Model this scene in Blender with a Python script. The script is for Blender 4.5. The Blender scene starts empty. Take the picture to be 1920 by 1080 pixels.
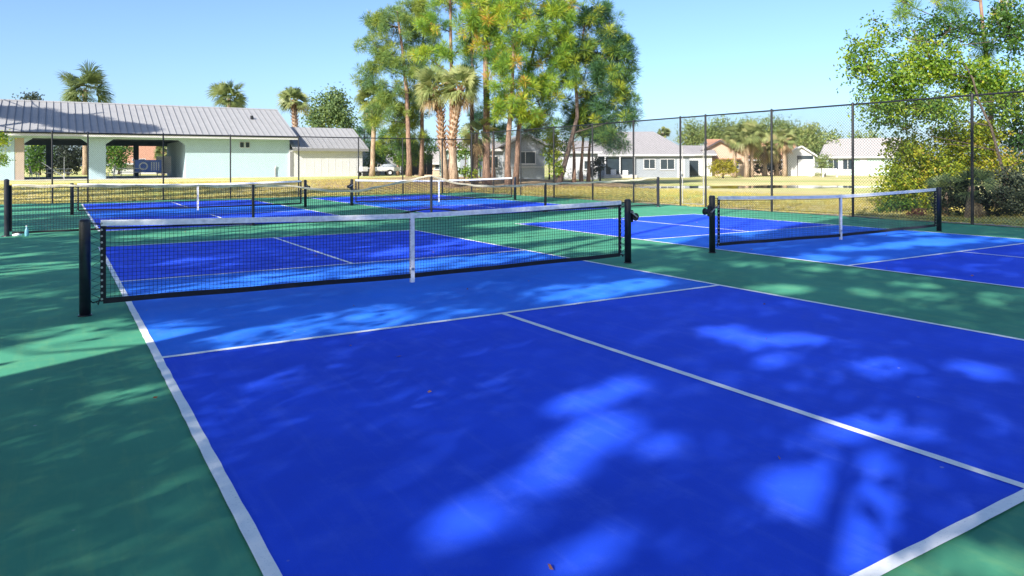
import bpy, math, random
import numpy as np
from mathutils import Vector, Matrix

random.seed(7)
RNG = np.random.default_rng(11)
sc = bpy.context.scene
COL = sc.collection

# ------------------------------------------------------------------ camera
CAM = Vector((-0.647, -8.229, 1.4657))
YAW, PITCH, ROLL, FPX, CY = 0.5586, 0.0, -0.003, 1365.6, 307.8      # level camera, lens shifted down
_F = Vector((math.sin(YAW) * math.cos(PITCH), math.cos(YAW) * math.cos(PITCH), math.sin(PITCH)))
_R = Vector((math.cos(YAW), -math.sin(YAW), 0.0))
_U = _R.cross(_F)
_R2 = _R * math.cos(ROLL) + _U * math.sin(ROLL)
_U2 = -_R * math.sin(ROLL) + _U * math.cos(ROLL)
cam_data = bpy.data.cameras.new("camera")
cam_data.sensor_width = 36.0
cam_data.lens = 36.0 * FPX / 1920.0
cam_data.shift_y = -(540.0 - CY) / 1920.0
cam_data.clip_start = 0.05
cam_data.clip_end = 3000.0
cam = bpy.data.objects.new("camera", cam_data)
M = Matrix(((_R2.x, _U2.x, -_F.x, CAM.x), (_R2.y, _U2.y, -_F.y, CAM.y), (_R2.z, _U2.z, -_F.z, CAM.z), (0, 0, 0, 1)))
cam.matrix_world = M
COL.objects.link(cam)
sc.camera = cam

# ------------------------------------------------------------------ sky and sun
SUN_AZ = math.radians(62.4)      # direction the light travels, measured from +Y towards +X
SUN_EL = math.radians(30.0)
world = bpy.data.worlds.new("World")
sc.world = world
world.use_nodes = True
wn = world.node_tree.nodes
wl = world.node_tree.links
for n in list(wn):
    wn.remove(n)
wo = wn.new("ShaderNodeOutputWorld")
wb = wn.new("ShaderNodeBackground")
sky = wn.new("ShaderNodeTexSky")
sky.sky_type = 'NISHITA'
sky.sun_disc = False
sky.sun_elevation = SUN_EL
sky.sun_rotation = SUN_AZ + math.pi
sky.air_density = 0.9
sky.dust_density = 4.5
sky.ozone_density = 5.0
sky.altitude = 1300.0
wb.inputs["Strength"].default_value = 0.113
wl.new(sky.outputs[0], wb.inputs["Color"])
wl.new(wb.outputs[0], wo.inputs["Surface"])

sun_data = bpy.data.lights.new("sun", 'SUN')
sun_data.energy = 4.6
sun_data.angle = math.radians(0.53)
sun_data.color = (1.0, 0.94, 0.84)
sun = bpy.data.objects.new("sun", sun_data)
LIGHT = Vector((math.sin(SUN_AZ) * math.cos(SUN_EL), math.cos(SUN_AZ) * math.cos(SUN_EL), -math.sin(SUN_EL)))
sun.rotation_euler = LIGHT.to_track_quat('-Z', 'Y').to_euler()
sun.location = (-30, -30, 40)
COL.objects.link(sun)

sc.view_settings.view_transform = 'Standard'
sc.view_settings.look = 'None'
sc.view_settings.exposure = 1.18
sc.view_settings.gamma = 1.0
sc.view_settings.use_curve_mapping = False
try:
    sc.cycles.max_bounces = 8
    sc.cycles.transparent_max_bounces = 8
    sc.cycles.use_denoising = True
except Exception:
    pass


# ------------------------------------------------------------------ places
def at(px, py, D):
    """World point on the ray of a photograph pixel (1920x1080) at forward distance D metres."""
    r = (px - 960.0) / FPX
    t = (CY - py) / FPX
    return CAM + (_F + _R * r + _U * t) * D


def smooth(x, a, b):
    t = min(1.0, max(0.0, (x - a) / (b - a)))
    return t * t * (3 - 2 * t)


POND_C = at(1480, 347, 48.5)
POND_A = math.atan2(-math.sin(YAW), math.cos(YAW))   # long axis along the camera's right


def pond_r(x, y):
    dx, dy = x - POND_C.x, y - POND_C.y
    a = dx * math.cos(POND_A) + dy * math.sin(POND_A)
    b = -dx * math.sin(POND_A) + dy * math.cos(POND_A)
    w = 1.0 + 0.10 * math.sin(a * 0.45) + 0.06 * math.sin(a * 1.1 + 1.0)
    return math.hypot((a + 1.5) / 12.5, b / (3.4 * w))


def tz(x, y):
    """Height of the lawn."""
    rise = 0.5 * smooth(y, 27.5, 40) * (1 - smooth(x, 24, 40))
    base = -0.04 + 0.0 * x
    und = 0.05 * math.sin(x * 0.13 + 1.2) * math.sin(y * 0.11) * smooth(max(x - 19, y - 27), 0, 12)
    dip = -0.40 * (1 - smooth(pond_r(x, y), 0.90, 1.04))
    return base + rise + und + dip


def col_at(px, D):
    p = at(px, 308, D)
    return Vector((p.x, p.y, tz(p.x, p.y)))


# ------------------------------------------------------------------ materials
def new_mat(name):
    m = bpy.data.materials.new(name)
    m.use_nodes = True
    nt = m.node_tree
    b = nt.nodes["Principled BSDF"]
    return m, nt, b


def node(nt, t, **kw):
    n = nt.nodes.new(t)
    for k, v in kw.items():
        setattr(n, k, v)
    return n


def noise(nt, scale, detail=4.0, rough=0.6, vec=None):
    n = node(nt, "ShaderNodeTexNoise")
    n.inputs["Scale"].default_value = scale
    n.inputs["Detail"].default_value = detail
    n.inputs["Roughness"].default_value = rough
    if vec is not None:
        nt.links.new(vec, n.inputs["Vector"])
    return n.outputs["Fac"]


def ramp(nt, fac, stops):
    r = node(nt, "ShaderNodeValToRGB")
    els = r.color_ramp.elements
    while len(els) < len(stops):
        els.new(0.5)
    for e, (p, c) in zip(els, stops):
        e.position = p
        e.color = (c[0], c[1], c[2], 1) if len(c) == 3 else c
    nt.links.new(fac, r.inputs["Fac"])
    return r.outputs["Color"]


def mix(nt, a, b, fac, mode='MIX'):
    m = node(nt, "ShaderNodeMix", data_type='RGBA', blend_type=mode)
    for s, v in ((m.inputs[6], a), (m.inputs[7], b)):
        if isinstance(v, tuple):
            s.default_value = (v[0], v[1], v[2], 1)
        else:
            nt.links.new(v, s)
    if isinstance(fac, float):
        m.inputs[0].default_value = fac
    else:
        nt.links.new(fac, m.inputs[0])
    return m.outputs[2]


def coords(nt, which="Object"):
    return node(nt, "ShaderNodeTexCoord").outputs[which]


def geo_pos(nt):
    return node(nt, "ShaderNodeNewGeometry").outputs["Position"]


def bump(nt, b, h, strength=0.3, dist=0.01):
    bp = node(nt, "ShaderNodeBump")
    bp.inputs["Strength"].default_value = strength
    bp.inputs["Distance"].default_value = dist
    nt.links.new(h, bp.inputs["Height"])
    nt.links.new(bp.outputs[0], b.inputs["Normal"])


def plain(name, c, rough=0.6, var=0.18, scale=6.0, bmp=0.0, metal=0.0, bscale=None):
    """Paint, metal or cloth with slight uneven colour."""
    m, nt, b = new_mat(name)
    p = geo_pos(nt)
    f = noise(nt, scale, 5, 0.65, p)
    lo = tuple(x * (1 - var) for x in c)
    hi = tuple(min(1, x * (1 + var * 0.7)) for x in c)
    nt.links.new(ramp(nt, f, [(0.3, lo), (0.7, hi)]), b.inputs["Base Color"])
    b.inputs["Roughness"].default_value = rough
    b.inputs["Metallic"].default_value = metal
    if bmp:
        bump(nt, b, noise(nt, bscale or scale * 12, 3, 0.6, p), bmp, 0.01)
    return m


def court_mat(name, c, worn):
    """Rolled acrylic court paint: fine sand grain, squeegee marks, dusty wear."""
    m, nt, b = new_mat(name)
    p = geo_pos(nt)
    big = noise(nt, 0.55, 4, 0.6, p)
    mid = noise(nt, 3.2, 6, 0.7, p)
    fine = noise(nt, 420, 2, 0.6, p)
    mp = node(nt, "ShaderNodeMapping")
    mp.inputs["Scale"].default_value = (5.0, 0.5, 1.0)
    mp.inputs["Rotation"].default_value = (0, 0, 0.12)
    nt.links.new(p, mp.inputs["Vector"])
    sq = noise(nt, 2.2, 5, 0.65, mp.outputs[0])
    c0 = ramp(nt, big, [(0.3, tuple(x * 0.80 for x in c)), (0.72, tuple(min(1, x * 1.14) for x in c))])
    c1 = mix(nt, c0, worn, ramp(nt, mid, [(0.50, (0, 0, 0)), (0.82, (0.36, 0.36, 0.36))]))
    c2 = mix(nt, c1, worn, ramp(nt, sq, [(0.52, (0, 0, 0)), (0.78, (0.26, 0.26, 0.26))]))
    c3 = mix(nt, c2, tuple(x * 0.6 for x in c), ramp(nt, fine, [(0.35, (0.35, 0.35, 0.35)), (0.6, (0, 0, 0))]))
    # small scuffs and specks
    v = node(nt, "ShaderNodeTexVoronoi")
    v.inputs["Scale"].default_value = 2.6
    nt.links.new(p, v.inputs["Vector"])
    sp = ramp(nt, v.outputs["Distance"], [(0.015, (0.55, 0.55, 0.55)), (0.03, (0, 0, 0))])
    c4 = mix(nt, c3, (0.45, 0.47, 0.5), sp)
    nt.links.new(c4, b.inputs["Base Color"])
    b.inputs["Roughness"].default_value = 0.7
    b.inputs["Specular IOR Level"].default_value = 0.12
    bump(nt, b, fine, 0.25, 0.002)
    return m


def leaf_mat(name, stops, trans=0.35, rough=0.55):
    """Foliage: hue per leaf from the 'tint' attribute, light passing through the blades."""
    m, nt, b = new_mat(name)
    a = node(nt, "ShaderNodeAttribute", attribute_name="tint")
    c = ramp(nt, a.outputs["Fac"], stops)
    nt.links.new(c, b.inputs["Base Color"])
    b.inputs["Roughness"].default_value = rough
    b.inputs["Specular IOR Level"].default_value = 0.25
    tr = node(nt, "ShaderNodeBsdfTranslucent")
    hs = node(nt, "ShaderNodeHueSaturation")
    hs.inputs["Value"].default_value = 1.5
    hs.inputs["Saturation"].default_value = 1.1
    nt.links.new(c, hs.inputs["Color"])
    nt.links.new(hs.outputs[0], tr.inputs["Color"])
    mx = node(nt, "ShaderNodeMixShader")
    mx.inputs[0].default_value = trans
    out = nt.nodes["Material Output"]
    nt.links.new(b.outputs[0], mx.inputs[1])
    nt.links.new(tr.outputs[0], mx.inputs[2])
    nt.links.new(mx.outputs[0], out.inputs["Surface"])
    return m


MT = {}
MT['green'] = court_mat("court_green", (0.080, 0.335, 0.205), (0.27, 0.48, 0.19))
MT['blue'] = court_mat("court_blue", (0.022, 0.096, 0.92), (0.13, 0.23, 0.94))
MT['kitchen'] = court_mat("court_light_blue", (0.030, 0.205, 0.96), (0.16, 0.33, 0.96))


def line_mat():
    m, nt, b = new_mat("court_line_white")
    p = geo_pos(nt)
    f = noise(nt, 9, 6, 0.75, p)
    g = noise(nt, 90, 4, 0.7, p)
    c = ramp(nt, f, [(0.30, (0.84, 0.85, 0.86)), (0.55, (0.95, 0.95, 0.95))])
    c = mix(nt, c, (0.25, 0.33, 0.5), ramp(nt, g, [(0.28, (0.6, 0.6, 0.6)), (0.40, (0, 0, 0))]))
    nt.links.new(c, b.inputs["Base Color"])
    b.inputs["Roughness"].default_value = 0.6
    bump(nt, b, g, 0.2, 0.002)
    return m


MT['line'] = line_mat()
MT['black'] = plain("black_paint", (0.012, 0.013, 0.017), 0.38, 0.3, 9)
MT['post'] = plain("black_post_paint", (0.014, 0.016, 0.026), 0.33, 0.35, 14, 0.05)
MT['cord'] = plain("black_cord", (0.010, 0.011, 0.016), 0.8, 0.3, 20)
MT['tape'] = plain("white_tape", (0.86, 0.87, 0.88), 0.75, 0.22, 16, 0.15)
MT['oldtape'] = plain("weathered_cream_tape", (0.60, 0.54, 0.42), 0.8, 0.3, 9, 0.2)
MT['steel'] = plain("worn_steel", (0.45, 0.45, 0.46), 0.35, 0.25, 30, 0, 0.9)
MT['vinyl'] = plain("black_vinyl_wire", (0.010, 0.011, 0.014), 0.5, 0.3, 20)
MT['galv'] = plain("galvanised_tube", (0.42, 0.40, 0.38), 0.45, 0.2, 9, 0, 0.6)


def ground_mat():
    """Dormant southern lawn: straw and green patches, pine straw and bare sand under the trees."""
    m, nt, b = new_mat("dormant_lawn")
    p = geo_pos(nt)
    big = noise(nt, 0.09, 4, 0.6, p)
    mid = noise(nt, 0.7, 6, 0.7, p)
    fine = noise(nt, 14, 5, 0.75, p)
    straw = ramp(nt, mid, [(0.3, (0.60, 0.50, 0.22)), (0.7, (0.76, 0.66, 0.34))])
    green = ramp(nt, mid, [(0.3, (0.33, 0.42, 0.11)), (0.7, (0.46, 0.53, 0.17))])
    c = mix(nt, straw, green, ramp(nt, big, [(0.40, (0, 0, 0)), (0.62, (0.9, 0.9, 0.9))]))
    # bare ground: inside an ellipse below the pines, broken by noise
    vm = node(nt, "ShaderNodeVectorMath", operation='SUBTRACT')
    nt.links.new(p, vm.inputs[0])
    c0 = at(900, 330, 50)
    vm.inputs[1].default_value = (c0.x, c0.y, 0)
    mp = node(nt, "ShaderNodeMapping", vector_type='POINT')
    mp.inputs["Rotation"].default_value = (0, 0, YAW)
    mp.inputs["Scale"].default_value = (1 / 15.0, 1 / 9.0, 0.0)
    nt.links.new(vm.outputs[0], mp.inputs["Vector"])
    ln = node(nt, "ShaderNodeVectorMath", operation='LENGTH')
    nt.links.new(mp.outputs[0], ln.inputs[0])
    ad = node(nt, "ShaderNodeMath", operation='ADD')
    nt.links.new(ln.outputs["Value"], ad.inputs[0])
    nm = node(nt, "ShaderNodeMath", operation='MULTIPLY')
    nt.links.new(noise(nt, 0.35, 4, 0.65, p), nm.inputs[0])
    nm.inputs[1].default_value = 0.7
    nt.links.new(nm.outputs[0], ad.inputs[1])
    bare = ramp(nt, ad.outputs[0], [(0.0, (1, 1, 1)), (1.0, (1, 1, 1))])
    mr = node(nt, "ShaderNodeMapRange")
    mr.inputs["From Min"].default_value = 1.05
    mr.inputs["From Max"].default_value = 1.40
    mr.inputs["To Min"].default_value = 0.9
    mr.inputs["To Max"].default_value = 0.0
    nt.links.new(ad.outputs[0], mr.inputs["Value"])
    soil = ramp(nt, mid, [(0.3, (0.26, 0.155, 0.09)), (0.7, (0.46, 0.33, 0.22))])
    c = mix(nt, c, soil, mr.outputs[0])
    c = mix(nt, c, (0.30, 0.25, 0.07), ramp(nt, fine, [(0.30, (0.4, 0.4, 0.4)), (0.5, (0, 0, 0))]))
    # damp bank just above the water level
    sx = node(nt, "ShaderNodeSeparateXYZ")
    nt.links.new(p, sx.inputs[0])
    mz = node(nt, "ShaderNodeMapRange")
    mz.inputs["From Min"].default_value = -0.12
    mz.inputs["From Max"].default_value = -0.07
    mz.inputs["To Min"].default_value = 0.9
    mz.inputs["To Max"].default_value = 0.0
    nt.links.new(sx.outputs["Z"], mz.inputs["Value"])
    c = mix(nt, c, (0.10, 0.075, 0.035), mz.outputs[0])
    nt.links.new(c, b.inputs["Base Color"])
    b.inputs["Roughness"].default_value = 0.95
    b.inputs["Specular IOR Level"].default_value = 0.1
    bump(nt, b, fine, 0.3, 0.03)
    return m


MT['lawn'] = ground_mat()


def water_mat():
    m, nt, b = new_mat("pond_water")
    b.inputs["Base Color"].default_value = (0.025, 0.035, 0.030, 1)
    b.inputs["Roughness"].default_value = 0.04
    b.inputs["IOR"].default_value = 1.33
    b.inputs["Specular IOR Level"].default_value = 0.9
    p = geo_pos(nt)
    bump(nt, b, noise(nt, 1.6, 3, 0.5, p), 0.03, 0.02)
    return m


MT['water'] = water_mat()
MT['aqua_wall'] = plain("pale_aqua_stucco", (0.40, 0.53, 0.575), 0.85, 0.03, 1.2)
MT['trim_white'] = plain("white_trim", (0.52, 0.52, 0.53), 0.6, 0.06, 3)
MT['siding_white'] = plain("cream_white_siding", (0.55, 0.55, 0.565), 0.7, 0.05, 2)
MT['metal_roof'] = plain("grey_metal_roof", (0.31, 0.31, 0.315), 0.55, 0.08, 1.5, 0, 0.0)
MT['roof_seam'] = plain("grey_metal_seam", (0.21, 0.21, 0.215), 0.55, 0.1, 4)
MT['concrete'] = plain("concrete", (0.48, 0.46, 0.44), 0.9, 0.15, 2.5, 0.2)
MT['shaded_in'] = plain("shaded_interior_tone", (0.10, 0.15, 0.19), 0.85, 0.15, 2)  # inside shade put into the colour of ceiling and rear supports
MT['beige'] = plain("beige_stucco", (0.42, 0.34, 0.28), 0.9, 0.08, 1.5, 0.1)
MT['glass_and_shade'] = plain("dark_glass_and_shade", (0.03, 0.045, 0.06), 0.08, 0.2, 2)  # window glass; also the dark fill of shaded openings
MT['wood_dark'] = plain("weathered_dark_wood", (0.085, 0.07, 0.075), 0.9, 0.35, 5, 0.3)
MT['tan_roof'] = plain("terracotta_shingle", (0.42, 0.22, 0.135), 0.9, 0.16, 5, 0.3)
MT['tan_wall'] = plain("sand_stucco", (0.50, 0.37, 0.28), 0.9, 0.07, 1.4)
MT['grey_wall'] = plain("blue_grey_siding", (0.27, 0.30, 0.34), 0.8, 0.08, 1.5)
MT['grey_roof'] = plain("pale_grey_shingle", (0.32, 0.305, 0.31), 0.9, 0.12, 4, 0.3)
MT['pale_roof'] = plain("light_warm_grey_shingle", (0.35, 0.33, 0.32), 0.9, 0.1, 4, 0.3)
MT['mint'] = plain("pale_mint_siding", (0.36, 0.46, 0.43), 0.8, 0.06, 1.5)
MT['cloth_blue'] = plain("blue_banner_cloth", (0.16, 0.26, 0.70), 0.7, 0.2, 3)
MT['plastic_white'] = plain("white_plastic", (0.60, 0.60, 0.61), 0.5, 0.12, 8)
MT['plastic_blue'] = plain("pale_blue_plastic", (0.20, 0.48, 0.60), 0.3, 0.12, 20)
MT['rubber'] = plain("tyre_rubber", (0.02, 0.02, 0.022), 0.85, 0.2, 12)


def bark_mat(name, a, bb, scale):
    m, nt, b = new_mat(name)
    p = coords(nt)
    mp = node(nt, "ShaderNodeMapping")
    mp.inputs["Scale"].default_value = (scale, scale, scale * 0.22)
    nt.links.new(p, mp.inputs["Vector"])
    f = noise(nt, 1.0, 6, 0.75, mp.outputs[0])
    nt.links.new(ramp(nt, f, [(0.35, a), (0.62, bb)]), b.inputs["Base Color"])
    b.inputs["Roughness"].default_value = 0.95
    bump(nt, b, f, 0.9, 0.05)
    return m


MT['pine_bark'] = bark_mat("pine_bark", (0.075, 0.045, 0.035), (0.34, 0.215, 0.155), 9)
MT['shaded_bark'] = bark_mat("shaded_pine_bark", (0.03, 0.024, 0.022), (0.14, 0.10, 0.085), 9)  # pine bark darkened; the leaning trunk's shade is in the colour
MT['palm_bark'] = bark_mat("palm_bark", (0.14, 0.095, 0.06), (0.46, 0.34, 0.24), 7)
MT['boot'] = plain("palm_boot_rust", (0.30, 0.165, 0.085), 0.9, 0.4, 9, 0.4)
MT['limb'] = bark_mat("limb_bark", (0.045, 0.035, 0.03), (0.13, 0.10, 0.08), 8)
MT['pine'] = leaf_mat("pine_needles", [(0.0, (0.040, 0.10, 0.035)), (0.35, (0.10, 0.21, 0.04)), (0.65, (0.24, 0.36, 0.04)), (0.95, (0.45, 0.48, 0.05)), (1.0, (0.46, 0.24, 0.05))], 0.28)
MT['pine_dark'] = leaf_mat("dark_pine_needles", [(0.0, (0.022, 0.065, 0.042)), (0.5, (0.07, 0.16, 0.05)), (0.8, (0.20, 0.29, 0.04)), (1.0, (0.36, 0.38, 0.04))], 0.22)
MT['pine_soft'] = leaf_mat("soft_green_needles", [(0.0, (0.05, 0.12, 0.06)), (0.5, (0.15, 0.24, 0.07)), (1.0, (0.32, 0.36, 0.06))], 0.28)
MT['palm'] = leaf_mat("palm_fronds", [(0.0, (0.045, 0.075, 0.035)), (0.5, (0.20, 0.25, 0.09)), (0.85, (0.36, 0.37, 0.15)), (1.0, (0.40, 0.33, 0.17))], 0.25, 0.4)
MT['palm_dead'] = leaf_mat("dry_palm_fronds", [(0.0, (0.20, 0.13, 0.07)), (1.0, (0.42, 0.31, 0.17))], 0.2)
MT['broad'] = leaf_mat("broad_leaves", [(0.0, (0.035, 0.085, 0.035)), (0.4, (0.10, 0.20, 0.035)), (0.75, (0.24, 0.34, 0.035)), (1.0, (0.42, 0.42, 0.05))], 0.42, 0.4)
MT['olive'] = leaf_mat("olive_yellow_leaves", [(0.0, (0.08, 0.14, 0.03)), (0.4, (0.22, 0.29, 0.03)), (0.85, (0.40, 0.40, 0.035)), (1.0, (0.46, 0.34, 0.08))], 0.45)
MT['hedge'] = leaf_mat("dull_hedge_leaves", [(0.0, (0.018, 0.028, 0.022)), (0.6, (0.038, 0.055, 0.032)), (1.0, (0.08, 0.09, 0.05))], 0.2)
MT['rust'] = leaf_mat("dry_rust_leaves", [(0.0, (0.20, 0.08, 0.05)), (1.0, (0.45, 0.22, 0.14))], 0.3)
MT['farleaf'] = leaf_mat("far_tree_leaves", [(0.0, (0.09, 0.15, 0.06)), (0.5, (0.19, 0.25, 0.08)), (1.0, (0.30, 0.32, 0.10))], 0.3)
MT['yellowbush'] = leaf_mat("yellow_shrub_leaves", [(0.0, (0.20, 0.20, 0.02)), (1.0, (0.42, 0.36, 0.03))], 0.35)
MT['grass'] = leaf_mat("grass_blades", [(0.0, (0.32, 0.33, 0.07)), (0.5, (0.58, 0.48, 0.15)), (1.0, (0.72, 0.60, 0.24))], 0.4)


# ------------------------------------------------------------------ building helpers
class MB:
    """Collects boxes, tubes and prisms and links them as one mesh object."""

    def __init__(self):
        self.v = []
        self.f = []
        self.smooth = False

    def box(self, x0, y0, z0, x1, y1, z1):
        n = len(self.v)
        self.v += [(x0, y0, z0), (x1, y0, z0), (x1, y1, z0), (x0, y1, z0), (x0, y0, z1), (x1, y0, z1), (x1, y1, z1), (x0, y1, z1)]
        self.f += [(n, n + 3, n + 2, n + 1), (n + 4, n + 5, n + 6, n + 7), (n, n + 1, n + 5, n + 4), (n + 1, n + 2, n + 6, n + 5), (n + 2, n + 3, n + 7, n + 6), (n + 3, n, n + 4, n + 7)]
        return self

    def bar(self, a, b, w, h=None, up=(0, 0, 1)):
        """Rectangular bar from a to b."""
        h = h or w
        a, b = Vector(a), Vector(b)
        d = (b - a).normalized()
        up = Vector(up)
        if abs(d.dot(up)) > 0.98:
            up = Vector((1, 0, 0))
        s = d.cross(up).normalized() * (w / 2)
        t = s.cross(d).normalized() * (h / 2)
        n = len(self.v)
        for p in (a, b):
            self.v += [tuple(p - s - t), tuple(p + s - t), tuple(p + s + t), tuple(p - s + t)]
        self.f += [(n, n + 3, n + 2, n + 1), (n + 4, n + 5, n + 6, n + 7)] + [(n + i, n + (i + 1) % 4, n + 4 + (i + 1) % 4, n + 4 + i) for i in range(4)]
        return self

    def tube(self, pts, radii, k=8, caps=True):
        pts = [Vector(p) for p in pts]
        if not isinstance(radii, (list, tuple)):
            radii = [radii] * len(pts)
        n0 = len(self.v)
        ref = Vector((0.31, 0.94, 0.13))
        for i, p in enumerate(pts):
            d = (pts[min(i + 1, len(pts) - 1)] - pts[max(i - 1, 0)]).normalized()
            s = d.cross(ref)
            if s.length < 1e-3:
                s = d.cross(Vector((1, 0, 0)))
            s.normalize()
            t = s.cross(d)
            for j in range(k):
                a = 2 * math.pi * j / k
                self.v.append(tuple(p + (s * math.cos(a) + t * math.sin(a)) * radii[i]))
        for i in range(len(pts) - 1):
            for j in range(k):
                a = n0 + i * k + j
                b = n0 + i * k + (j + 1) % k
                self.f.append((a, a + k, b + k, b))
        if caps:
            self.f.append(tuple(n0 + j for j in range(k)))
            self.f.append(tuple(n0 + (len(pts) - 1) * k + j for j in reversed(range(k))))
        return self

    def poly(self, pts):
        n = len(self.v)
        self.v += [tuple(p) for p in pts]
        self.f.append(tuple(range(n, n + len(pts))))
        return self

    def slab(self, pts, th):
        """A flat polygon with thickness: pts counter-clockwise from outside, extruded against the normal."""
        pts = [Vector(p) for p in pts]
        nrm = (pts[1] - pts[0]).cross(pts[-1] - pts[0]).normalized() * th
        n = len(self.v)
        k = len(pts)
        self.v += [tuple(p) for p in pts] + [tuple(p - nrm) for p in pts]
        self.f.append(tuple(range(n, n + k)))
        self.f.append(tuple(reversed(range(n + k, n + 2 * k))))
        for i in range(k):
            j = (i + 1) % k
            self.f.append((n + j, n + i, n + k + i, n + k + j))
        return self

    def mesh(self, name):
        me = bpy.data.meshes.new(name)
        me.from_pydata(self.v, [], self.f)
        me.update()
        if self.smooth:
            me.shade_smooth()
        return me

    def build(self, name, mat, parent=None, smooth=False, bevel=0.0):
        self.smooth = smooth
        me = self.mesh(name)
        me.materials.append(mat)
        o = bpy.data.objects.new(name, me)
        COL.objects.link(o)
        if parent is not None:
            o.parent = parent
        if bevel:
            md = o.modifiers.new("bevel", 'BEVEL')
            md.width = bevel
            md.segments = 2
            md.limit_method = 'ANGLE'
        return o


def thing(name, label, cat, loc=(0, 0, 0), rz=0.0, group=None):
    o = bpy.data.objects.new(name, None)
    o.empty_display_size = 0.3
    COL.objects.link(o)
    o.location = loc
    o.rotation_euler = (0, 0, rz)
    o["label"] = label
    o["category"] = cat
    if group:
        o["group"] = group
    return o


def structure(o):
    o["kind"] = "structure"
    return o


def share(name, me, parent, loc=(0, 0, 0), rz=0.0, scale=None, mat=None):
    """Another object on the same mesh data."""
    o = bpy.data.objects.new(name, me)
    COL.objects.link(o)
    o.parent = parent
    o.location = loc
    o.rotation_euler = (0, 0, rz)
    if scale:
        o.scale = scale
    return o


def quads_object(name, V, tint, mat, parent=None):
    """V: (n,4,3) array of leaf quads, tint: (n,)"""
    n = len(V)
    me = bpy.data.meshes.new(name)
    me.vertices.add(n * 4)
    me.vertices.foreach_set("co", V.reshape(-1).astype(np.float32))
    me.loops.add(n * 4)
    me.loops.foreach_set("vertex_index", np.arange(n * 4, dtype=np.int32))
    me.polygons.add(n)
    me.polygons.foreach_set("loop_start", np.arange(0, n * 4, 4, dtype=np.int32))
    a = me.attributes.new("tint", 'FLOAT', 'FACE')
    a.data.foreach_set("value", np.clip(tint, 0, 1).astype(np.float32))
    me.update(calc_edges=True)
    me.materials.append(mat)
    o = bpy.data.objects.new(name, me)
    COL.objects.link(o)
    if parent is not None:
        o.parent = parent
    return o


def unit(a):
    return a / (np.linalg.norm(a, axis=-1, keepdims=True) + 1e-9)


def leaves(P, d, L, W, bend=0.0, wide=0.5):
    """Diamond leaves: base P, direction d, length L, width W (arrays or numbers)."""
    n = len(P)
    L = np.broadcast_to(L, (n,))[:, None]
    W = np.broadcast_to(W, (n,))[:, None]
    s = unit(np.cross(d, unit(RNG.normal(size=(n, 3)))))
    nm = np.cross(d, s)
    mid = P + d * L * wide + nm * L * bend
    V = np.stack([P, mid + s * W / 2, P + d * L, mid - s * W / 2], axis=1)
    return V


def puffs(C, r, k, Lf=1.0, W=0.03, up=0.25, tint=None, spread=0.10):
    """Pine needle tufts: k needles round each centre C (n,3)."""
    n = len(C)
    CC = np.repeat(C, k, axis=0)
    d = unit(RNG.normal(size=(n * k, 3)) + np.array([0, 0, up]))
    rr = np.repeat(np.broadcast_to(r, (n,)), k)
    base = CC + d * (rr * RNG.uniform(0.0, 0.45, n * k))[:, None]
    V = leaves(base, unit(d + RNG.normal(size=d.shape) * 0.15), rr * RNG.uniform(0.55, 1.0, n * k) * Lf, W)
    t = np.repeat(tint if tint is not None else RNG.uniform(0.2, 0.8, n), k) + RNG.normal(size=n * k) * spread
    return V, t


def in_ellipsoid(n, surf=0.35):
    d = unit(RNG.normal(size=(n, 3)))
    r = RNG.uniform(0, 1, n) ** surf
    return d * r[:, None]


# ================================================================== the setting
def axis_list(a, b, fine, far):
    xs = list(np.arange(a, b + 0.01, fine))
    lo, hi, step = a, b, fine * 2
    left, right = [], []
    while lo > -far:
        lo -= step
        left.append(lo)
        hi += step
        right.append(hi)
        step *= 1.45
    return left[::-1] + xs + right


gx = axis_list(-30, 78, 1.0, 1500)
gy = axis_list(-20, 84, 1.0, 1500)
V, Fc = [], []
for yy in gy:
    for xx in gx:
        V.append((xx, yy, tz(xx, yy)))
nx = len(gx)
for j in range(len(gy) - 1):
    for i in range(nx - 1):
        a = j * nx + i
        Fc.append((a, a + 1, a + nx + 1, a + nx))
g = MB()
g.v, g.f = V, Fc
lawn = structure(g.build("lawn", MT['lawn'], None, True))

m = MB()
ring = []
for i in range(72):
    a = 2 * math.pi * i / 72
    ca, sa = math.cos(a) * 14.8 - 1.5, math.sin(a) * 6.2
    ring.append((POND_C.x + ca * math.cos(POND_A) - sa * math.sin(POND_A), POND_C.y + ca * math.sin(POND_A) + sa * math.cos(POND_A), -0.085))
m.poly(ring)
structure(m.build("pond_water", MT['water']))

# court slab
m = MB()
m.box(-7.2, -15, -0.12, 17.72, 25.3, 0.0)
slab = structure(m.build("court_surface", MT['green']))
# sandy strip along the right-hand fence
m = MB()
strip = []
N = 60
for i in range(N + 1):
    y = -12 + 39 * i / N
    strip.append((17.80, y, 0.006 + 0.004 * math.sin(y * 3)))
for i in range(N, -1, -1):
    y = -12 + 39 * i / N
    strip.append((18.5 + 0.22 * math.sin(y * 1.7) + 0.12 * math.sin(y * 4.1), y, -0.03))
for i in range(N):
    m.poly([strip[i], strip[2 * N + 1 - i], strip[2 * N - i], strip[i + 1]])
structure(m.build("sand_strip", plain("pale_sand", (0.40, 0.33, 0.26), 0.95, 0.3, 5, 0.5)))


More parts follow.
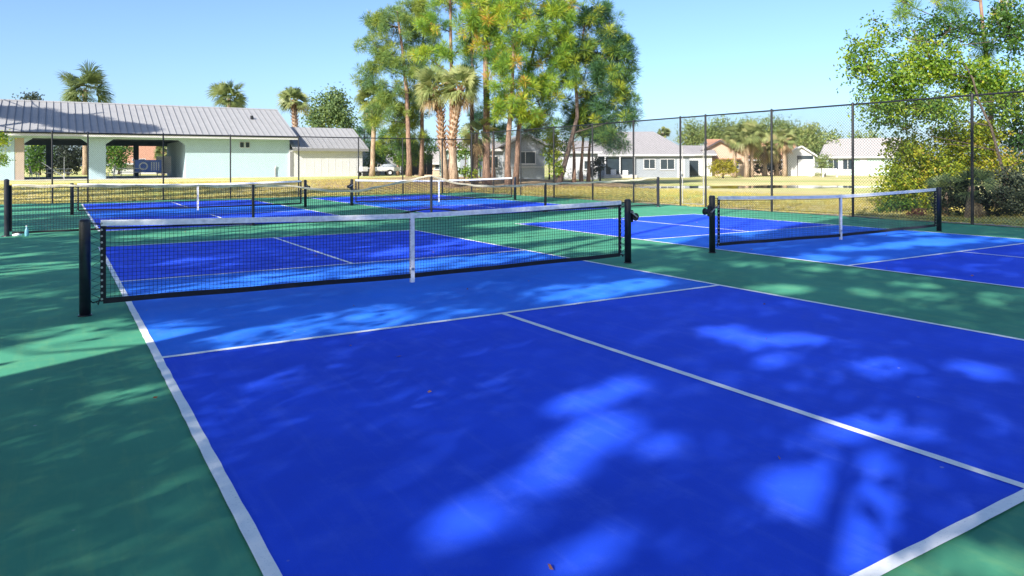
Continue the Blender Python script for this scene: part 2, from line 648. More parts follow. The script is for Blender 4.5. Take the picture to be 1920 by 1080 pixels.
def line_mesh(x0, y0, x1, y1, z):
    """A painted stripe with slightly wandering edges."""
    mb = MB()
    along_y = (y1 - y0) > (x1 - x0)
    L = (y1 - y0) if along_y else (x1 - x0)
    n = max(2, int(L / 0.12))
    for i in range(n + 1):
        t = L * i / n
        e0, e1 = random.gauss(0, 0.0016), random.gauss(0, 0.0016)
        if along_y:
            mb.v += [(x0 + e0, y0 + t, z), (x1 + e1, y0 + t, z)]
        else:
            mb.v += [(x0 + t, y1 + e1, z), (x0 + t, y0 + e0, z)]
    for i in range(n):
        a = 2 * i
        mb.f.append((a, a + 1, a + 3, a + 2))
    return mb


KIT, HALF, WID, LW = 2.134, 6.706, 6.096, 0.058


def court(u0, v0):
    h = LW / 2
    for nm, ya, yb, mt in (("service_area", -HALF, -KIT, 'blue'), ("kitchen_area", -KIT, KIT, 'kitchen'), ("service_area", KIT, HALF, 'blue')):
        mb = MB()
        mb.poly([(u0, v0 + ya, 0.004), (u0 + WID, v0 + ya, 0.004), (u0 + WID, v0 + yb, 0.004), (u0, v0 + yb, 0.004)])
        mb.build(nm, MT[mt], slab)
    z = 0.008
    for u in (0, WID):
        line_mesh(u0 + u - h, v0 - HALF - h, u0 + u + h, v0 + HALF + h, z).build("sideline", MT['line'], slab)
    for v in (-HALF, HALF):
        line_mesh(u0 + h + 0.001, v0 + v - h, u0 + WID - h - 0.001, v0 + v + h, z).build("baseline", MT['line'], slab)
    for v in (-KIT, KIT):
        line_mesh(u0 + h + 0.001, v0 + v - h, u0 + WID - h - 0.001, v0 + v + h, z).build("kitchen_line", MT['line'], slab)
    for a, b in ((-HALF + h, -KIT - h), (KIT + h, HALF - h)):
        line_mesh(u0 + WID / 2 - h, v0 + a + 0.001, u0 + WID / 2 + h, v0 + b - 0.001, z).build("centre_line", MT['line'], slab)


COURTS = [(0.0, 0.0), (8.89, 0.17), (0.15, 17.0), (8.75, 17.0)]
for c in COURTS:
    court(*c)

# ================================================================== nets
def net_top(t):
    return 0.862 + 0.062 * abs(t) ** 1.4


def pickleball_net(u0, v0, label, winch_side, simple=False, seed=0):
    rnd = random.Random(seed)
    t = thing("pickleball_net", label, "net", (u0 + WID / 2, v0, 0), 0, "pickleball nets on the courts")
    xp, xn = 3.465, 3.31          # post and net half widths
    for s in (-1, 1):
        mb = MB()
        mb.tube([(s * xp, 0, 0.0), (s * xp, 0, 0.915), (s * xp, 0, 0.937), (s * xp, 0, 0.944)], [0.050, 0.050, 0.046, 0.03], 20)
        p = mb.build("post", MT['post'], t, False)
        for f in p.data.polygons:
            f.use_smooth = abs(f.normal.z) < 0.3
        mb = MB()
        mb.tube([(s * xp, 0, -0.01), (s * xp, 0, 0.012), (s * xp, 0, 0.014)], [0.062, 0.062, 0.052], 20)
        mb.build("ground_sleeve", MT['post'], p)
        # hooks on the inner face of the post and rope lacing out to the net edge
        mb = MB()
        zz = 0.16
        side = 0
        pts = []
        while zz < 0.90:
            pts.append((s * (xp - 0.055 if side else xn + 0.02), 0.006 * math.sin(zz * 40), zz + rnd.uniform(-0.008, 0.008)))
            side = 1 - side
            zz += 0.036
        mb.tube(pts, 0.0042, 5)
        mb.build("lacing_rope", MT['cord'], t)
        mb = MB()
        for i in range(13):
            z = 0.15 + i * 0.062
            mb.tube([(s * (xn + 0.012), -0.014, z), (s * (xn + 0.012), 0.014, z)], 0.011, 8)
        mb.build("grommets", MT['steel'], t)["kind"] = "stuff"
        # side band of the net
        mb = MB()
        mb.box(s * xn - 0.025, -0.006, 0.125, s * xn + 0.025, 0.006, net_top(1) - 0.035)
        mb.build("side_band", MT['cord'], t)
    # rope ties at the four corners
    for s in (-1, 1):
        mb = MB()
        mb.tube([(s * (xn + 0.01), 0, 0.89), (s * (xn + 0.1), 0.0, 0.895), (s * (xp - 0.03), 0, 0.90)], 0.006, 6)
        mb.build("corner_tie", MT['cord'], t)
        mb = MB()
        mb.tube([(s * (xn + 0.01), 0, 0.14), (s * (xn + 0.09), 0.0, 0.12), (s * (xp - 0.04), 0, 0.15)], 0.006, 6)
        mb.tube([(s * (xn + 0.03), 0.01, 0.145), (s * (xn + 0.045), -0.02, 0.10), (s * (xn + 0.06), 0.0, 0.13)], 0.007, 6)
        mb.build("corner_tie", MT['cord'], t)
    # netting of square mesh
    mb = MB()
    cell = 0.038
    nv = int(2 * (xn - 0.025) / cell)
    cw = 0.0028 if v0 < 5 else 0.005
    for i in range(1, nv):
        x = -xn + 0.025 + i * (2 * (xn - 0.025) / nv)
        zt = net_top(x / xn) - 0.035
        w = rnd.uniform(-0.004, 0.004)
        mb.bar((x, w, 0.12), (x + rnd.uniform(-0.003, 0.003), 0, zt), cw)
    rows = 20
    for k in range(1, rows):
        pts = []
        for i in range(25):
            x = -xn + 2 * xn * i / 24
            zt, zb = net_top(x / xn) - 0.035, 0.135 - 0.030 * (1 - abs(x / xn))
            pts.append((x, 0.0035, zb + (zt - zb) * k / rows))
        for a, b in zip(pts[:-1], pts[1:]):
            mb.bar(a, b, cw)
    nt_ = mb.build("netting", MT['cord'], t)
    nt_["kind"] = "stuff"
    # black stitched cord right below the tape, bottom hem, tape and strap
    mb = MB()
    segs = 40
    for i in range(segs):
        xa, xb = -xn - 0.02 + (2 * xn + 0.04) * i / segs, -xn - 0.02 + (2 * xn + 0.04) * (i + 1) / segs
        za, zb = net_top(xa / xn), net_top(xb / xn)
        wa, wb_ = 0.004 * math.sin(xa * 3.1 + seed), 0.004 * math.sin(xb * 3.1 + seed)
        n = len(mb.v)
        for (x, z, w) in ((xa, za, wa), (xb, zb, wb_)):
            mb.v += [(x, -0.011 + w, z - 0.055), (x, -0.013 + w, z - 0.01), (x, 0.0 + w, z + 0.004), (x, 0.013 + w, z - 0.01), (x, 0.011 + w, z - 0.055)]
        for j in range(4):
            mb.f.append((n + j, n + j + 1, n + 6 + j, n + 5 + j))
        if i == 0:
            mb.f.append((n + 4, n + 3, n + 2, n + 1, n))
        if i == segs - 1:
            mb.f.append((n + 5, n + 6, n + 7, n + 8, n + 9))
    mb.build("top_tape", MT['tape'], t)
    mb = MB()
    pts = [(-xn + 2 * xn * i / 24, 0, net_top(-1 + 2 * i / 24) - 0.068) for i in range(25)]
    mb.tube(pts, 0.0045, 5)
    mb.build("stitched_cord", MT['cord'], t)
    mb = MB()
    for i in range(segs):
        xa, xb = -xn + 2 * xn * i / segs, -xn + 2 * xn * (i + 1) / segs
        za = 0.105 - 0.030 * (1 - abs(xa / xn)) + 0.003 * math.sin(xa * 4)
        zb = 0.105 - 0.030 * (1 - abs(xb / xn)) + 0.003 * math.sin(xb * 4)
        n = len(mb.v)
        for x, z in ((xa, za), (xb, zb)):
            mb.v += [(x, -0.008, z), (x, 0.008, z), (x, 0.008, z + 0.052), (x, -0.008, z + 0.052)]
        for j in range(4):
            mb.f.append((n + j, n + (j + 1) % 4, n + 4 + (j + 1) % 4, n + 4 + j))
    mb.build("bottom_hem", MT['cord'], t)
    mb = MB()
    mb.box(-0.026, -0.017, 0.02, 0.026, -0.013, 0.868)
    mb.box(-0.026, 0.013, 0.02, 0.026, 0.017, 0.868)
    mb.box(-0.026, -0.0165, 0.8685, 0.026, 0.0165, 0.8725)
    st = mb.build("centre_strap", MT['tape'], t)
    mb = MB()
    mb.box(-0.018, -0.021, 0.17, 0.018, -0.0175, 0.20)
    mb.build("buckle", MT['steel'], st)
    # winch reel
    s = winch_side
    mb = MB()
    mb.box(s * xp + (0.045 if s > 0 else -0.075), -0.035, 0.60, s * xp + (0.075 if s > 0 else -0.045), 0.035, 0.78)
    w = mb.build("winch", MT['black'], t)
    mb = MB()
    xo = s * (xp + 0.105)
    mb.tube([(xo, -0.05, 0.68), (xo, 0.05, 0.68)], 0.046, 18)
    mb.tube([(xo, -0.062, 0.68), (xo, -0.052, 0.68)], 0.058, 18)
    mb.tube([(xo, 0.052, 0.68), (xo, 0.062, 0.68)], 0.058, 18)
    mb.build("reel", MT['black'], w)
    mb = MB()
    mb.tube([(xo, -0.062, 0.68), (xo, -0.085, 0.68)], 0.012, 8)
    mb.bar((xo, -0.085, 0.68), (xo - s * 0.11, -0.085, 0.755), 0.016)
    mb.tube([(xo - s * 0.11, -0.08, 0.755), (xo - s * 0.11, -0.135, 0.755)], 0.013, 8)
    mb.build("crank_handle", MT['steel'], w)
    return t


pickleball_net(0, 0, "large pickleball net with white tape in the foreground, across the nearest blue court", 1, seed=1)
pickleball_net(8.89, 0.17, "pickleball net on the right-hand court, in front of the yellow-green shrubs", -1, seed=2)
pickleball_net(0.15, 17.0, "far pickleball net on the left, in front of the aqua pavilion", 1, seed=3)
pickleball_net(8.75, 17.0, "farthest pickleball net, in front of the pines and palms", -1, seed=4)

# divider net between the two rows of courts
DV = 10.13
dpts = [(-1.44, 1.07), (-0.18, 1.04), (1.39, 1.01), (3.40, 0.97), (4.00, 0.98), (4.70, 0.90), (5.35, 0.80), (5.91, 0.78), (6.35, 0.84), (7.10, 0.97), (8.18, 1.17), (8.62, 1.04), (9.13, 0.91), (10.18, 0.83), (11.20, 0.85), (12.03, 0.88), (13.61, 0.89), (15.38, 0.93), (16.62, 1.01)]
dxs, dzs = np.array([p[0] for p in dpts]), np.array([p[1] for p in dpts])


def dtop(x):
    return float(np.interp(x, dxs, dzs))


def dbot(x):
    return 0.07 + 0.16 * math.exp(-((x - 8.18) / 0.9) ** 2)


dn = thing("divider_net", "long sagging divider net with cream tape hung on uneven posts between court rows", "net", (0, DV, 0))
for x, h in ((-1.53, 1.19), (3.40, 0.99), (8.18, 1.14), (12.03, 0.90), (16.68, 1.02)):
    mb = MB()
    mb.tube([(x, 0, 0), (x, 0, h - 0.02), (x, 0, h)], [0.048 if x < 0 or x > 16 else 0.034] * 2 + [0.02], 14)
    p = mb.build("post", MT['post'], dn)
    mb = MB()
    mb.tube([(x, 0, -0.01), (x, 0, 0.02)], [0.10, 0.09], 14)
    mb.build("base_plate", MT['post'], p)
mb = MB()
xs = np.arange(-1.44, 16.63, 0.052)
for x in xs:
    mb.bar((x, 0.02 * math.sin(x * 2), dbot(x)), (x, 0, dtop(x)), 0.0062)
hx = np.linspace(-1.44, 16.62, 120)
for k in range(0, 20):
    pts = [(x, 0.003 + 0.02 * math.sin(x * 2) * (1 - k / 20), dbot(x) + (dtop(x) - dbot(x)) * k / 20) for x in hx]
    for a, b in zip(pts[:-1], pts[1:]):
        mb.bar(a, b, 0.0062)
o = mb.build("netting", MT['cord'], dn)
o["kind"] = "stuff"
mb = MB()
tx = np.linspace(-1.44, 16.62, 150)
for xa, xb in zip(tx[:-1], tx[1:]):
    n = len(mb.v)
    for x in (xa, xb):
        z = dtop(x) + 0.008 * math.sin(x * 9)
        hgt = 0.045 + 0.012 * math.sin(x * 5.3)
        w = 0.01 * math.sin(x * 6.1)
        mb.v += [(x, -0.012 + w, z - hgt), (x, -0.016 + w, z - 0.01), (x, w, z + 0.008), (x, 0.016 + w, z - 0.01), (x, 0.012 + w, z - hgt)]
    for j in range(4):
        mb.f.append((n + j, n + j + 1, n + 6 + j, n + 5 + j))
mb.build("top_tape", MT['oldtape'], dn)
mb = MB()
mb.tube([(x, 0.02 * math.sin(x * 2), dbot(x)) for x in hx], 0.022, 6)
mb.build("bottom_hem", MT['cord'], dn)
mb = MB()
mb.box(-1.50, -0.012, 0.10, -1.44, 0.012, 1.06)
mb.build("side_band", MT['cord'], dn)

# small things by the left divider post
bt = thing("plastic_bottle", "small pale blue bottle at the foot of the left divider post", "bottle", (-1.18, DV - 0.22, 0))
mb = MB()
mb.tube([(0, 0, 0.0), (0, 0, 0.02), (0, 0, 0.12), (0, 0, 0.145), (0, 0, 0.17), (0, 0, 0.20)], [0.030, 0.037, 0.036, 0.028, 0.016, 0.015], 14)
mb.build("body", MT['plastic_blue'], bt, True)
mb = MB()
mb.tube([(0, 0, 0.20), (0, 0, 0.225)], 0.018, 12)
mb.build("cap", MT['plastic_white'], bt)
mb = MB()
mb.tube([(-1.42, DV - 0.2, 0.035), (-1.34, DV - 0.23, 0.042), (-1.27, DV - 0.2, 0.03)], [0.02, 0.036, 0.022], 10)
o = mb.build("crumpled_rag", MT['tape'], None, True)
o["label"] = "crumpled white rag on the court beside the left divider post"
o["category"] = "rag"

# ================================================================== chain-link fences
def chain_link(mb, p0, p1, z0, z1, pitch=0.081, w=0.0046):
    """Diagonal wires of both directions, clipped to the panel."""
    p0, p1 = Vector(p0), Vector(p1)
    L = (p1 - p0).length
    d = (p1 - p0) / L
    H = z1 - z0
    nrm = Vector((-d.y, d.x, 0)) * 0.003
    for fam in (1, -1):
        x = -H
        while x < L + H:
            a, b = x, x + fam * H
            za, zb = z0, z1
            # clip on 0..L
            ta, tb = 0.0, 1.0
            dx = b - a
            for lim, sgn in ((0.0, 1), (L, -1)):
                fa, fb = sgn * (a - lim), sgn * (b - lim)
                if fa < 0 and fb < 0:
                    ta, tb = 1, 0
                    break
                if fa < 0:
                    ta = max(ta, fa / (fa - fb))
                elif fb < 0:
                    tb = min(tb, fa / (fa - fb))
            if tb - ta > 0.01:
                qa = p0 + d * (a + dx * ta) + Vector((0, 0, za + H * ta)) + nrm * fam
                qb = p0 + d * (a + dx * tb) + Vector((0, 0, za + H * tb)) + nrm * fam
                mb.bar(qa, qb, w)
            x += pitch
    return mb


def fence(label, p0, p1, posts, H, name="chain_link_fence", r=0.034, gap=None, wire=0.0044):
    p0, p1 = Vector(p0), Vector(p1)
    L = (p1 - p0).length
    d = (p1 - p0) / L
    t = thing(name, label, "fence", tuple(p0))
    for s in posts:
        q = d * s
        mb = MB()
        rr = r * (1.35 if s in (posts[0], posts[-1]) else 1.0)
        mb.tube([q + Vector((0, 0, -0.1)), q + Vector((0, 0, H - 0.02))], rr, 12)
        mb.tube([q + Vector((0, 0, H - 0.02)), q + Vector((0, 0, H + 0.03)), q + Vector((0, 0, H + 0.06))], [rr * 1.2, rr * 1.1, rr * 0.4], 12)
        mb.build("post", MT['vinyl'], t)
    mb = MB()
    mb.tube([(0, 0, H), tuple(d * L + Vector((0, 0, H)))], 0.024, 10)
    mb.build("top_rail", MT['vinyl'], t)
    mb = MB()
    if gap:
        a, b, gh = gap
        chain_link(mb, (0, 0, 0), d * a, 0.04, H - 0.02, w=wire)
        chain_link(mb, d * b, d * L, 0.04, H - 0.02, w=wire)
        chain_link(mb, d * a, d * b, gh, H - 0.02, w=wire)
    else:
        chain_link(mb, (0, 0, 0), d * L, 0.04, H - 0.02, w=wire)
    o = mb.build("chain_link_mesh", MT['vinyl'], t)
    o["kind"] = "stuff"
    mb = MB()
    if gap:
        mb.tube([(0, 0, 0.06), tuple(d * gap[0] + Vector((0, 0, 0.06)))], 0.005, 5)
        mb.tube([tuple(d * gap[1] + Vector((0, 0, 0.06))), tuple(d * L + Vector((0, 0, 0.06)))], 0.005, 5)
    else:
        mb.tube([(0, 0, 0.06), tuple(d * L + Vector((0, 0, 0.06)))], 0.005, 5)
    mb.build("tension_wire", MT['vinyl'], t)
    return t


FU = 17.92
py_ = [-5.0, -2.3, 0.71, 3.79, 6.47, 9.15, 10.32, 12.77, 15.27, 18.0, 20.7, 23.2, 25.5]
fence("tall black chain-link fence along the right side of the courts", (FU, -5, 0), (FU, 25.5, 0), [y + 5 for y in py_], 3.08, gap=(14.15, 15.32, 2.12))
bx_ = [-6.8, -3.8, -0.80, 0.41, 3.15, 5.83, 8.82, 11.7, 14.0, 16.2, 17.9]
fence("black chain-link fence along the back of the courts in front of the pavilion", (-6.8, 25.5, 0), (FU - 0.05, 25.5, 0), [x + 6.8 for x in bx_[:-1]], 2.76, r=0.03, wire=0.0032)
# gate
gt = thing("fence_gate", "narrow chain-link gate with pale tube frame in the right-hand fence", "gate", (FU, 9.22, 0))
mb = MB()
mb.tube([(0, 0.03, 0.08), (0, 0.03, 2.08), (0, 1.0, 2.08), (0, 1.0, 0.08), (0, 0.03, 0.08)], 0.021, 10)
mb.build("gate_frame", MT['galv'], gt)
mb = MB()
chain_link(mb, (0, 0.05, 0), (0, 0.98, 0), 0.1, 2.06)
o = mb.build("gate_mesh", MT['vinyl'], gt)
o["kind"] = "stuff"
for z in (0.4, 1.75):
    MB().box(-0.025, -0.035, z, 0.025, 0.012, z + 0.08).build("hinge", MT['galv'], gt)
mb = MB()
mb.box(-0.03, 0.985, 1.02, 0.03, 1.05, 1.10)
mb.tube([(-0.05, 1.02, 1.06), (-0.05, 1.02, 1.2)], 0.012, 8)
mb.build("latch", MT['steel'], gt)


# ================================================================== pavilion
GZ = 0.44
pv = thing("picnic_pavilion", "long open-sided aqua pavilion with grey ribbed metal roof behind the back fence", "pavilion", (0, 52.0, GZ))
EZ, RZ, EV, RV, BV = 3.70 - GZ, 6.36 - GZ, -0.85, 5.6, 12.05     # eave, ridge heights; eave / ridge / back eave offsets
UL, UR = -14.0, 15.95
PH = (RZ - EZ) / (RV - EV)


def block(name, mat, parent, *boxes, bevel=0.0):
    mb = MB()
    for b in boxes:
        mb.box(*b)
    return mb.build(name, mat, parent, bevel=bevel)


block("floor_slab", MT['concrete'], pv, (UL, -0.6, -0.35, 15.7, 11.6, 0.06))
# front wall: enclosed room on the right, left room, column; each a part
ww = block("wall", MT['aqua_wall'], pv, (7.67, 0, 0.06, 15.52, 0.25, 2.93), (15.27, 0.25, 0.06, 15.52, 11, 2.93), (7.67, 0.25, 0.06, 7.92, 11, 2.93), (7.92, 10.75, 0.06, 15.27, 11, 2.93))
ww["label"] = "pale aqua solid wall of the enclosed room"
block("wall", MT['aqua_wall'], pv, (UL + 0.3, 0, 0.06, -3.10, 0.25, 2.93), (-3.35, 0.25, 0.06, -3.10, 11, 2.93))
block("wall", MT['beige'], pv, (-3.09, 0.02, 0.06, -2.55, 0.6, 2.93))
block("column", MT['aqua_wall'], pv, (1.30, -0.04, 0.06, 2.36, 0.5, 2.93))
block("column", MT['shaded_in'], pv, (1.55, 10.6, 0.06, 2.10, 11, 2.93))
block("column", MT['shaded_in'], pv, (5.0, 10.6, 0.06, 5.4, 11, 2.93))
block("column", MT['shaded_in'], pv, (-1.4, 10.6, 0.06, -1.0, 11, 2.93))
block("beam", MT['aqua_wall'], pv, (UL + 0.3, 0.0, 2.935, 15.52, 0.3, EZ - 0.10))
block("beam", MT['shaded_in'], pv, (UL + 0.3, 10.7, 2.70, 15.52, 11, EZ - 0.10))
# haunches under the beam at the opening corners
for x, s in ((-2.55, 1), (1.30, -1), (2.36, 1), (7.67, -1)):
    mb = MB()
    mb.slab([(x, -0.01, 2.93), (x, -0.01, 2.55), (x + s * 0.5, -0.01, 2.93)] if s > 0 else [(x, -0.01, 2.93), (x + s * 0.5, -0.01, 2.93), (x, -0.01, 2.55)], 0.2)
    mb.build("haunch", MT['aqua_wall'], pv)
block("ceiling", MT['shaded_in'], pv, (-3.0, 0.35, EZ - 0.16, 7.66, 10.65, EZ - 0.10))
# roof: two slopes and a ridge cap; standing seams are pieces of their own
mb = MB()
mb.slab([(UL, EV, EZ), (UR, EV, EZ), (UR, RV, RZ), (UL, RV, RZ)], 0.07)
mb.slab([(UR, BV, EZ), (UL, BV, EZ), (UL, RV + 0.002, RZ), (UR, RV + 0.002, RZ)], 0.07)
rf = mb.build("roof", MT['metal_roof'], pv)
mb = MB()
sl = math.hypot(RV - EV, RZ - EZ)
mb.bar((0, EV + 0.01, EZ + 0.030), (0, RV - 0.06, RZ + 0.005), 0.026, 0.045)
seam = mb.mesh("roof_seam")
seam.materials.append(MT['roof_seam'])
x = UL + 0.25
while x < UR:
    share("roof_seam", seam, rf, (x, 0, 0))
    x += 0.46
mb = MB()
mb.slab([(UL, RV - 0.22, RZ - 0.06), (UR, RV - 0.22, RZ - 0.06), (UR, RV, RZ + 0.05), (UL, RV, RZ + 0.05)], 0.03)
mb.slab([(UR, RV + 0.22, RZ - 0.06), (UL, RV + 0.22, RZ - 0.06), (UL, RV + 0.002, RZ + 0.05), (UR, RV + 0.002, RZ + 0.05)], 0.03)
mb.build("ridge_cap", MT['metal_roof'], rf)
block("fascia", MT['trim_white'], pv, (UL, EV - 0.03, EZ - 0.20, UR, EV + 0.0, EZ - 0.03))
block("drip_edge", MT['black'], pv, (UL, EV - 0.075, EZ - 0.035, UR, EV - 0.032, EZ + 0.02))
block("soffit", MT['aqua_wall'], pv, (UL, EV + 0.01, EZ - 0.19, UR - 0.1, -0.002, EZ - 0.16))
# right gable triangle
mb = MB()
mb.slab([(15.50, 0.1, 2.93), (15.50, 11.0, 2.93), (15.50, 11.0, EZ + 0.1), (15.50, RV, RZ - 0.12), (15.50, 0.1, EZ + 0.3)], 0.2)
mb.build("gable", MT['aqua_wall'], pv)
mb = MB()
mb.bar((UR - 0.02, EV, EZ - 0.14), (UR - 0.02, RV, RZ - 0.14), 0.04, 0.16)
mb.bar((UR - 0.02, RV, RZ - 0.14), (UR - 0.02, BV, EZ - 0.14), 0.04, 0.16)
mb.build("rake_board", MT['trim_white'], pv)
# twin small window, pipe and roof vent
for x in (11.60, 12.03):
    w_ = block("window", MT['trim_white'], pv, (x, -0.04, 2.38, x + 0.36, 0.02, 2.86))
    block("pane", MT['glass_and_shade'], w_, (x + 0.04, -0.046, 2.42, x + 0.32, -0.041, 2.82))
mb = MB()
mb.tube([(14.35, -0.08, 0.06), (14.35, -0.08, 0.75), (14.40, -0.10, 0.95)], 0.04, 8)
mb.build("standpipe", MT['galv'], pv)
mb = MB()
mb.tube([(13.2, 3.0, EZ + PH * 3.85), (13.2, 3.0, EZ + PH * 3.85 + 0.3)], 0.12, 10)
mb.build("roof_vent", MT['black'], pv)

# ---- things inside the pavilion
def picnic_table(x, y, rz, label):
    t = thing("picnic_table", label, "table", (x, y, GZ + 0.06), rz, "picnic tables in the pavilion")
    for k in range(4):
        block("tabletop_plank", MT['plastic_white'], t, (-0.9, -0.36 + k * 0.185, 0.70, 0.9, -0.36 + k * 0.185 + 0.17, 0.745))
    for s in (-1, 1):
        for k in range(2):
            y0 = s * 0.72 + (k - 1) * 0.15
            block("seat_plank", MT['plastic_white'], t, (-0.9, y0, 0.42, 0.9, y0 + 0.135, 0.455))
        mb = MB()
        mb.bar((s * 0.65, -0.62, 0.0), (s * 0.65, -0.2, 0.70), 0.05, 0.09)
        mb.bar((s * 0.65, 0.62, 0.0), (s * 0.65, 0.2, 0.70), 0.05, 0.09)
        mb.bar((s * 0.65 - 0.05, -0.75, 0.39), (s * 0.65 - 0.05, 0.75, 0.39), 0.04, 0.09)
        mb.build("leg_frame", MT['galv'], t)
    return t


def chair(x, y, rz, label):
    t = thing("plastic_chair", label, "chair", (x, y, GZ + 0.06), rz, "white chairs in the pavilion")
    block("seat", MT['plastic_white'], t, (-0.23, -0.23, 0.42, 0.23, 0.23, 0.455), bevel=0.01)
    for sx in (-0.2, 0.2):
        for sy in (-0.2, 0.2):
            mb = MB()
            mb.bar((sx * 1.1, sy * 1.15, 0), (sx, sy, 0.42), 0.04)
            mb.build("leg", MT['plastic_white'], t)
    mb = MB()
    for k in range(5):
        mb.bar((-0.19 + k * 0.095, 0.21, 0.46), (-0.19 + k * 0.095, 0.30, 0.86), 0.045, 0.015)
    mb.bar((-0.23, 0.30, 0.88), (0.23, 0.30, 0.88), 0.03, 0.07)
    mb.build("backrest", MT['plastic_white'], t)
    return t


picnic_table(-0.6, 54.6, 0.1, "white picnic table under the left bay of the pavilion")
picnic_table(4.2, 55.2, -0.06, "white picnic table under the right bay of the pavilion")
chair(-2.0, 53.4, 1.9, "white chair beside the left wall of the pavilion")
chair(2.75, 53.2, -1.4, "white chair just right of the aqua column of the pavilion")
bn = thing("banner", "blue and white banner hung low across the right bay of the pavilion", "banner", (5.55, 56.5, GZ))
block("cloth", MT['cloth_blue'], bn, (-0.95, -0.01, 0.45, 0.95, 0.01, 1.45))
mb = MB()
for k in range(22):
    a = 2 * math.pi * k / 22
    b = 2 * math.pi * (k + 1) / 22
    mb.poly([(-0.35 + 0.33 * math.cos(a), -0.014, 0.95 + 0.33 * math.sin(a)), (-0.35 + 0.33 * math.cos(b), -0.014, 0.95 + 0.33 * math.sin(b)), (-0.35 + 0.22 * math.cos(b), -0.014, 0.95 + 0.22 * math.sin(b)), (-0.35 + 0.22 * math.cos(a), -0.014, 0.95 + 0.22 * math.sin(a))])
for k in range(4):
    mb.poly([(0.2 + k * 0.17, -0.014, 0.6), (0.28 + k * 0.17, -0.014, 0.6), (0.28 + k * 0.17, -0.014, 1.28), (0.2 + k * 0.17, -0.014, 1.28)])
mb.build("printed_marks", MT['tape'], bn)
for x in (-1.0, 1.0):
    MB().bar((x, 0.0, 0), (x, 0.0, 1.5), 0.05).build("stake", MT['plastic_white'], bn)
wb_ = thing("notice_board", "plain white board standing at the right end of the open bay", "board", (6.75, 57.2, GZ))
block("panel", MT['plastic_white'], wb_, (-0.55, -0.03, 0.35, 0.55, 0.03, 1.75))
block("leg", MT['galv'], wb_, (-0.5, 0.031, 0.05, -0.44, 0.08, 1.7))
block("leg", MT['galv'], wb_, (0.44, 0.031, 0.05, 0.5, 0.08, 1.7))
mb = MB()
mb.tube([(-1.55, 52.9, 1.70), (-0.2, 53.2, 0.62)], 0.035, 8)
mb.tube([(-0.2, 53.2, GZ + 0.06), (-0.2, 53.2, 2.1)], 0.03, 8)
o = mb.build("leaning_pole", MT['plastic_white'])
o["label"] = "white pole leaning on a thin upright under the left bay"
o["category"] = "pole"

# ================================================================== storage building
sb = thing("storage_building", "low cream-white storage building with grey metal roof right of the pavilion", "building", (-0.35, 51.85, GZ - 0.02))
SE, SR = 2.84 - GZ, 4.75 - GZ
block("wall", MT['siding_white'], sb, (15.80, 0, 0, 22.05, 0.2, SE - 0.12), (21.85, 0.2, 0, 22.05, 7, SE - 0.12), (15.80, 6.8, 0, 21.85, 7, SE - 0.12))
mb = MB()
mb.slab([(22.04, 0.02, SE - 0.12), (22.04, 6.98, SE - 0.12), (22.04, 6.98, SE), (22.04, 3.5, SR - 0.1), (22.04, 0.02, SE)], 0.15)
mb.build("gable", MT['siding_white'], sb)
bat = MB().box(-0.012, -0.014, 0.03, 0.012, -0.001, SE - 0.14).mesh("siding_batten")
bat.materials.append(MT['siding_white'])
x = 16.6
while x < 22:
    share("siding_batten", bat, sb, (x, 0, 0))
    x += 0.61
mb = MB()
mb.slab([(15.98, -0.45, SE), (22.45, -0.45, SE), (22.45, 3.5, SR), (15.98, 3.5, SR)], 0.06)
mb.slab([(22.45, 7.45, SE), (15.98, 7.45, SE), (15.98, 3.502, SR), (22.45, 3.502, SR)], 0.06)
r2 = mb.build("roof", MT['metal_roof'], sb)
mb = MB()
mb.bar((0, -0.44, SE + 0.025), (0, 3.45, SR + 0.02), 0.024, 0.04)
seam2 = mb.mesh("roof_seam")
seam2.materials.append(MT['roof_seam'])
x = 16.2
while x < 22.4:
    share("roof_seam", seam2, r2, (x, 0, 0))
    x += 0.46
block("fascia", MT['roof_seam'], sb, (15.98, -0.48, SE - 0.22, 22.45, -0.452, SE - 0.01))
block("soffit", MT['trim_white'], sb, (15.98, -0.45, SE - 0.2, 22.40, -0.002, SE - 0.17))
dr = block("door", MT['roof_seam'], sb, (15.86, -0.04, 0.02, 16.10, -0.002, 2.12))
block("handle", MT['steel'], dr, (16.04, -0.07, 1.0, 16.07, -0.041, 1.14))

# ---- white screen wall with parked equipment
sw = thing("screen_wall", "cream white panel wall right of the storage building, half in blue shadow", "wall", (0, 57.0, GZ - 0.02))
for k in range(4):
    block("panel", MT['siding_white'], sw, (23.0 + k * 1.2, 0, 0.02, 24.19 + k * 1.2, 0.12, 2.22))
block("cap_rail", MT['trim_white'], sw, (22.95, -0.03, 2.221, 27.85, 0.15, 2.29))
q = at(727, 320, 63)
tr = thing("utility_trailer", "small open trailer loaded with white equipment by the cream panel wall", "trailer", (q.x, q.y, tz(q.x, q.y)), -0.25)
block("bed", MT['plastic_white'], tr, (-1.0, -0.55, 0.42, 1.0, 0.55, 0.50))
for s in (-1, 1):
    block("side_board", MT['plastic_white'], tr, (-1.0, s * 0.57 - 0.02, 0.50, 1.0, s * 0.57 + 0.02, 0.74))
    mb = MB()
    mb.tube([(0.1, s * 0.63 - 0.08, 0.28), (0.1, s * 0.63 + 0.08, 0.28)], 0.28, 16)
    w_ = mb.build("wheel", MT['rubber'], tr)
    mb = MB()
    mb.tube([(0.1, s * 0.63 - 0.085, 0.28), (0.1, s * 0.63 + 0.085, 0.28)], 0.13, 12)
    mb.build("rim", MT['plastic_white'], w_)
mb = MB()
mb.bar((1.0, 0.3, 0.44), (1.9, 0, 0.44), 0.06)
mb.bar((1.0, -0.3, 0.44), (1.9, 0, 0.44), 0.06)
mb.bar((1.9, 0, 0.0), (1.9, 0, 0.5), 0.06)
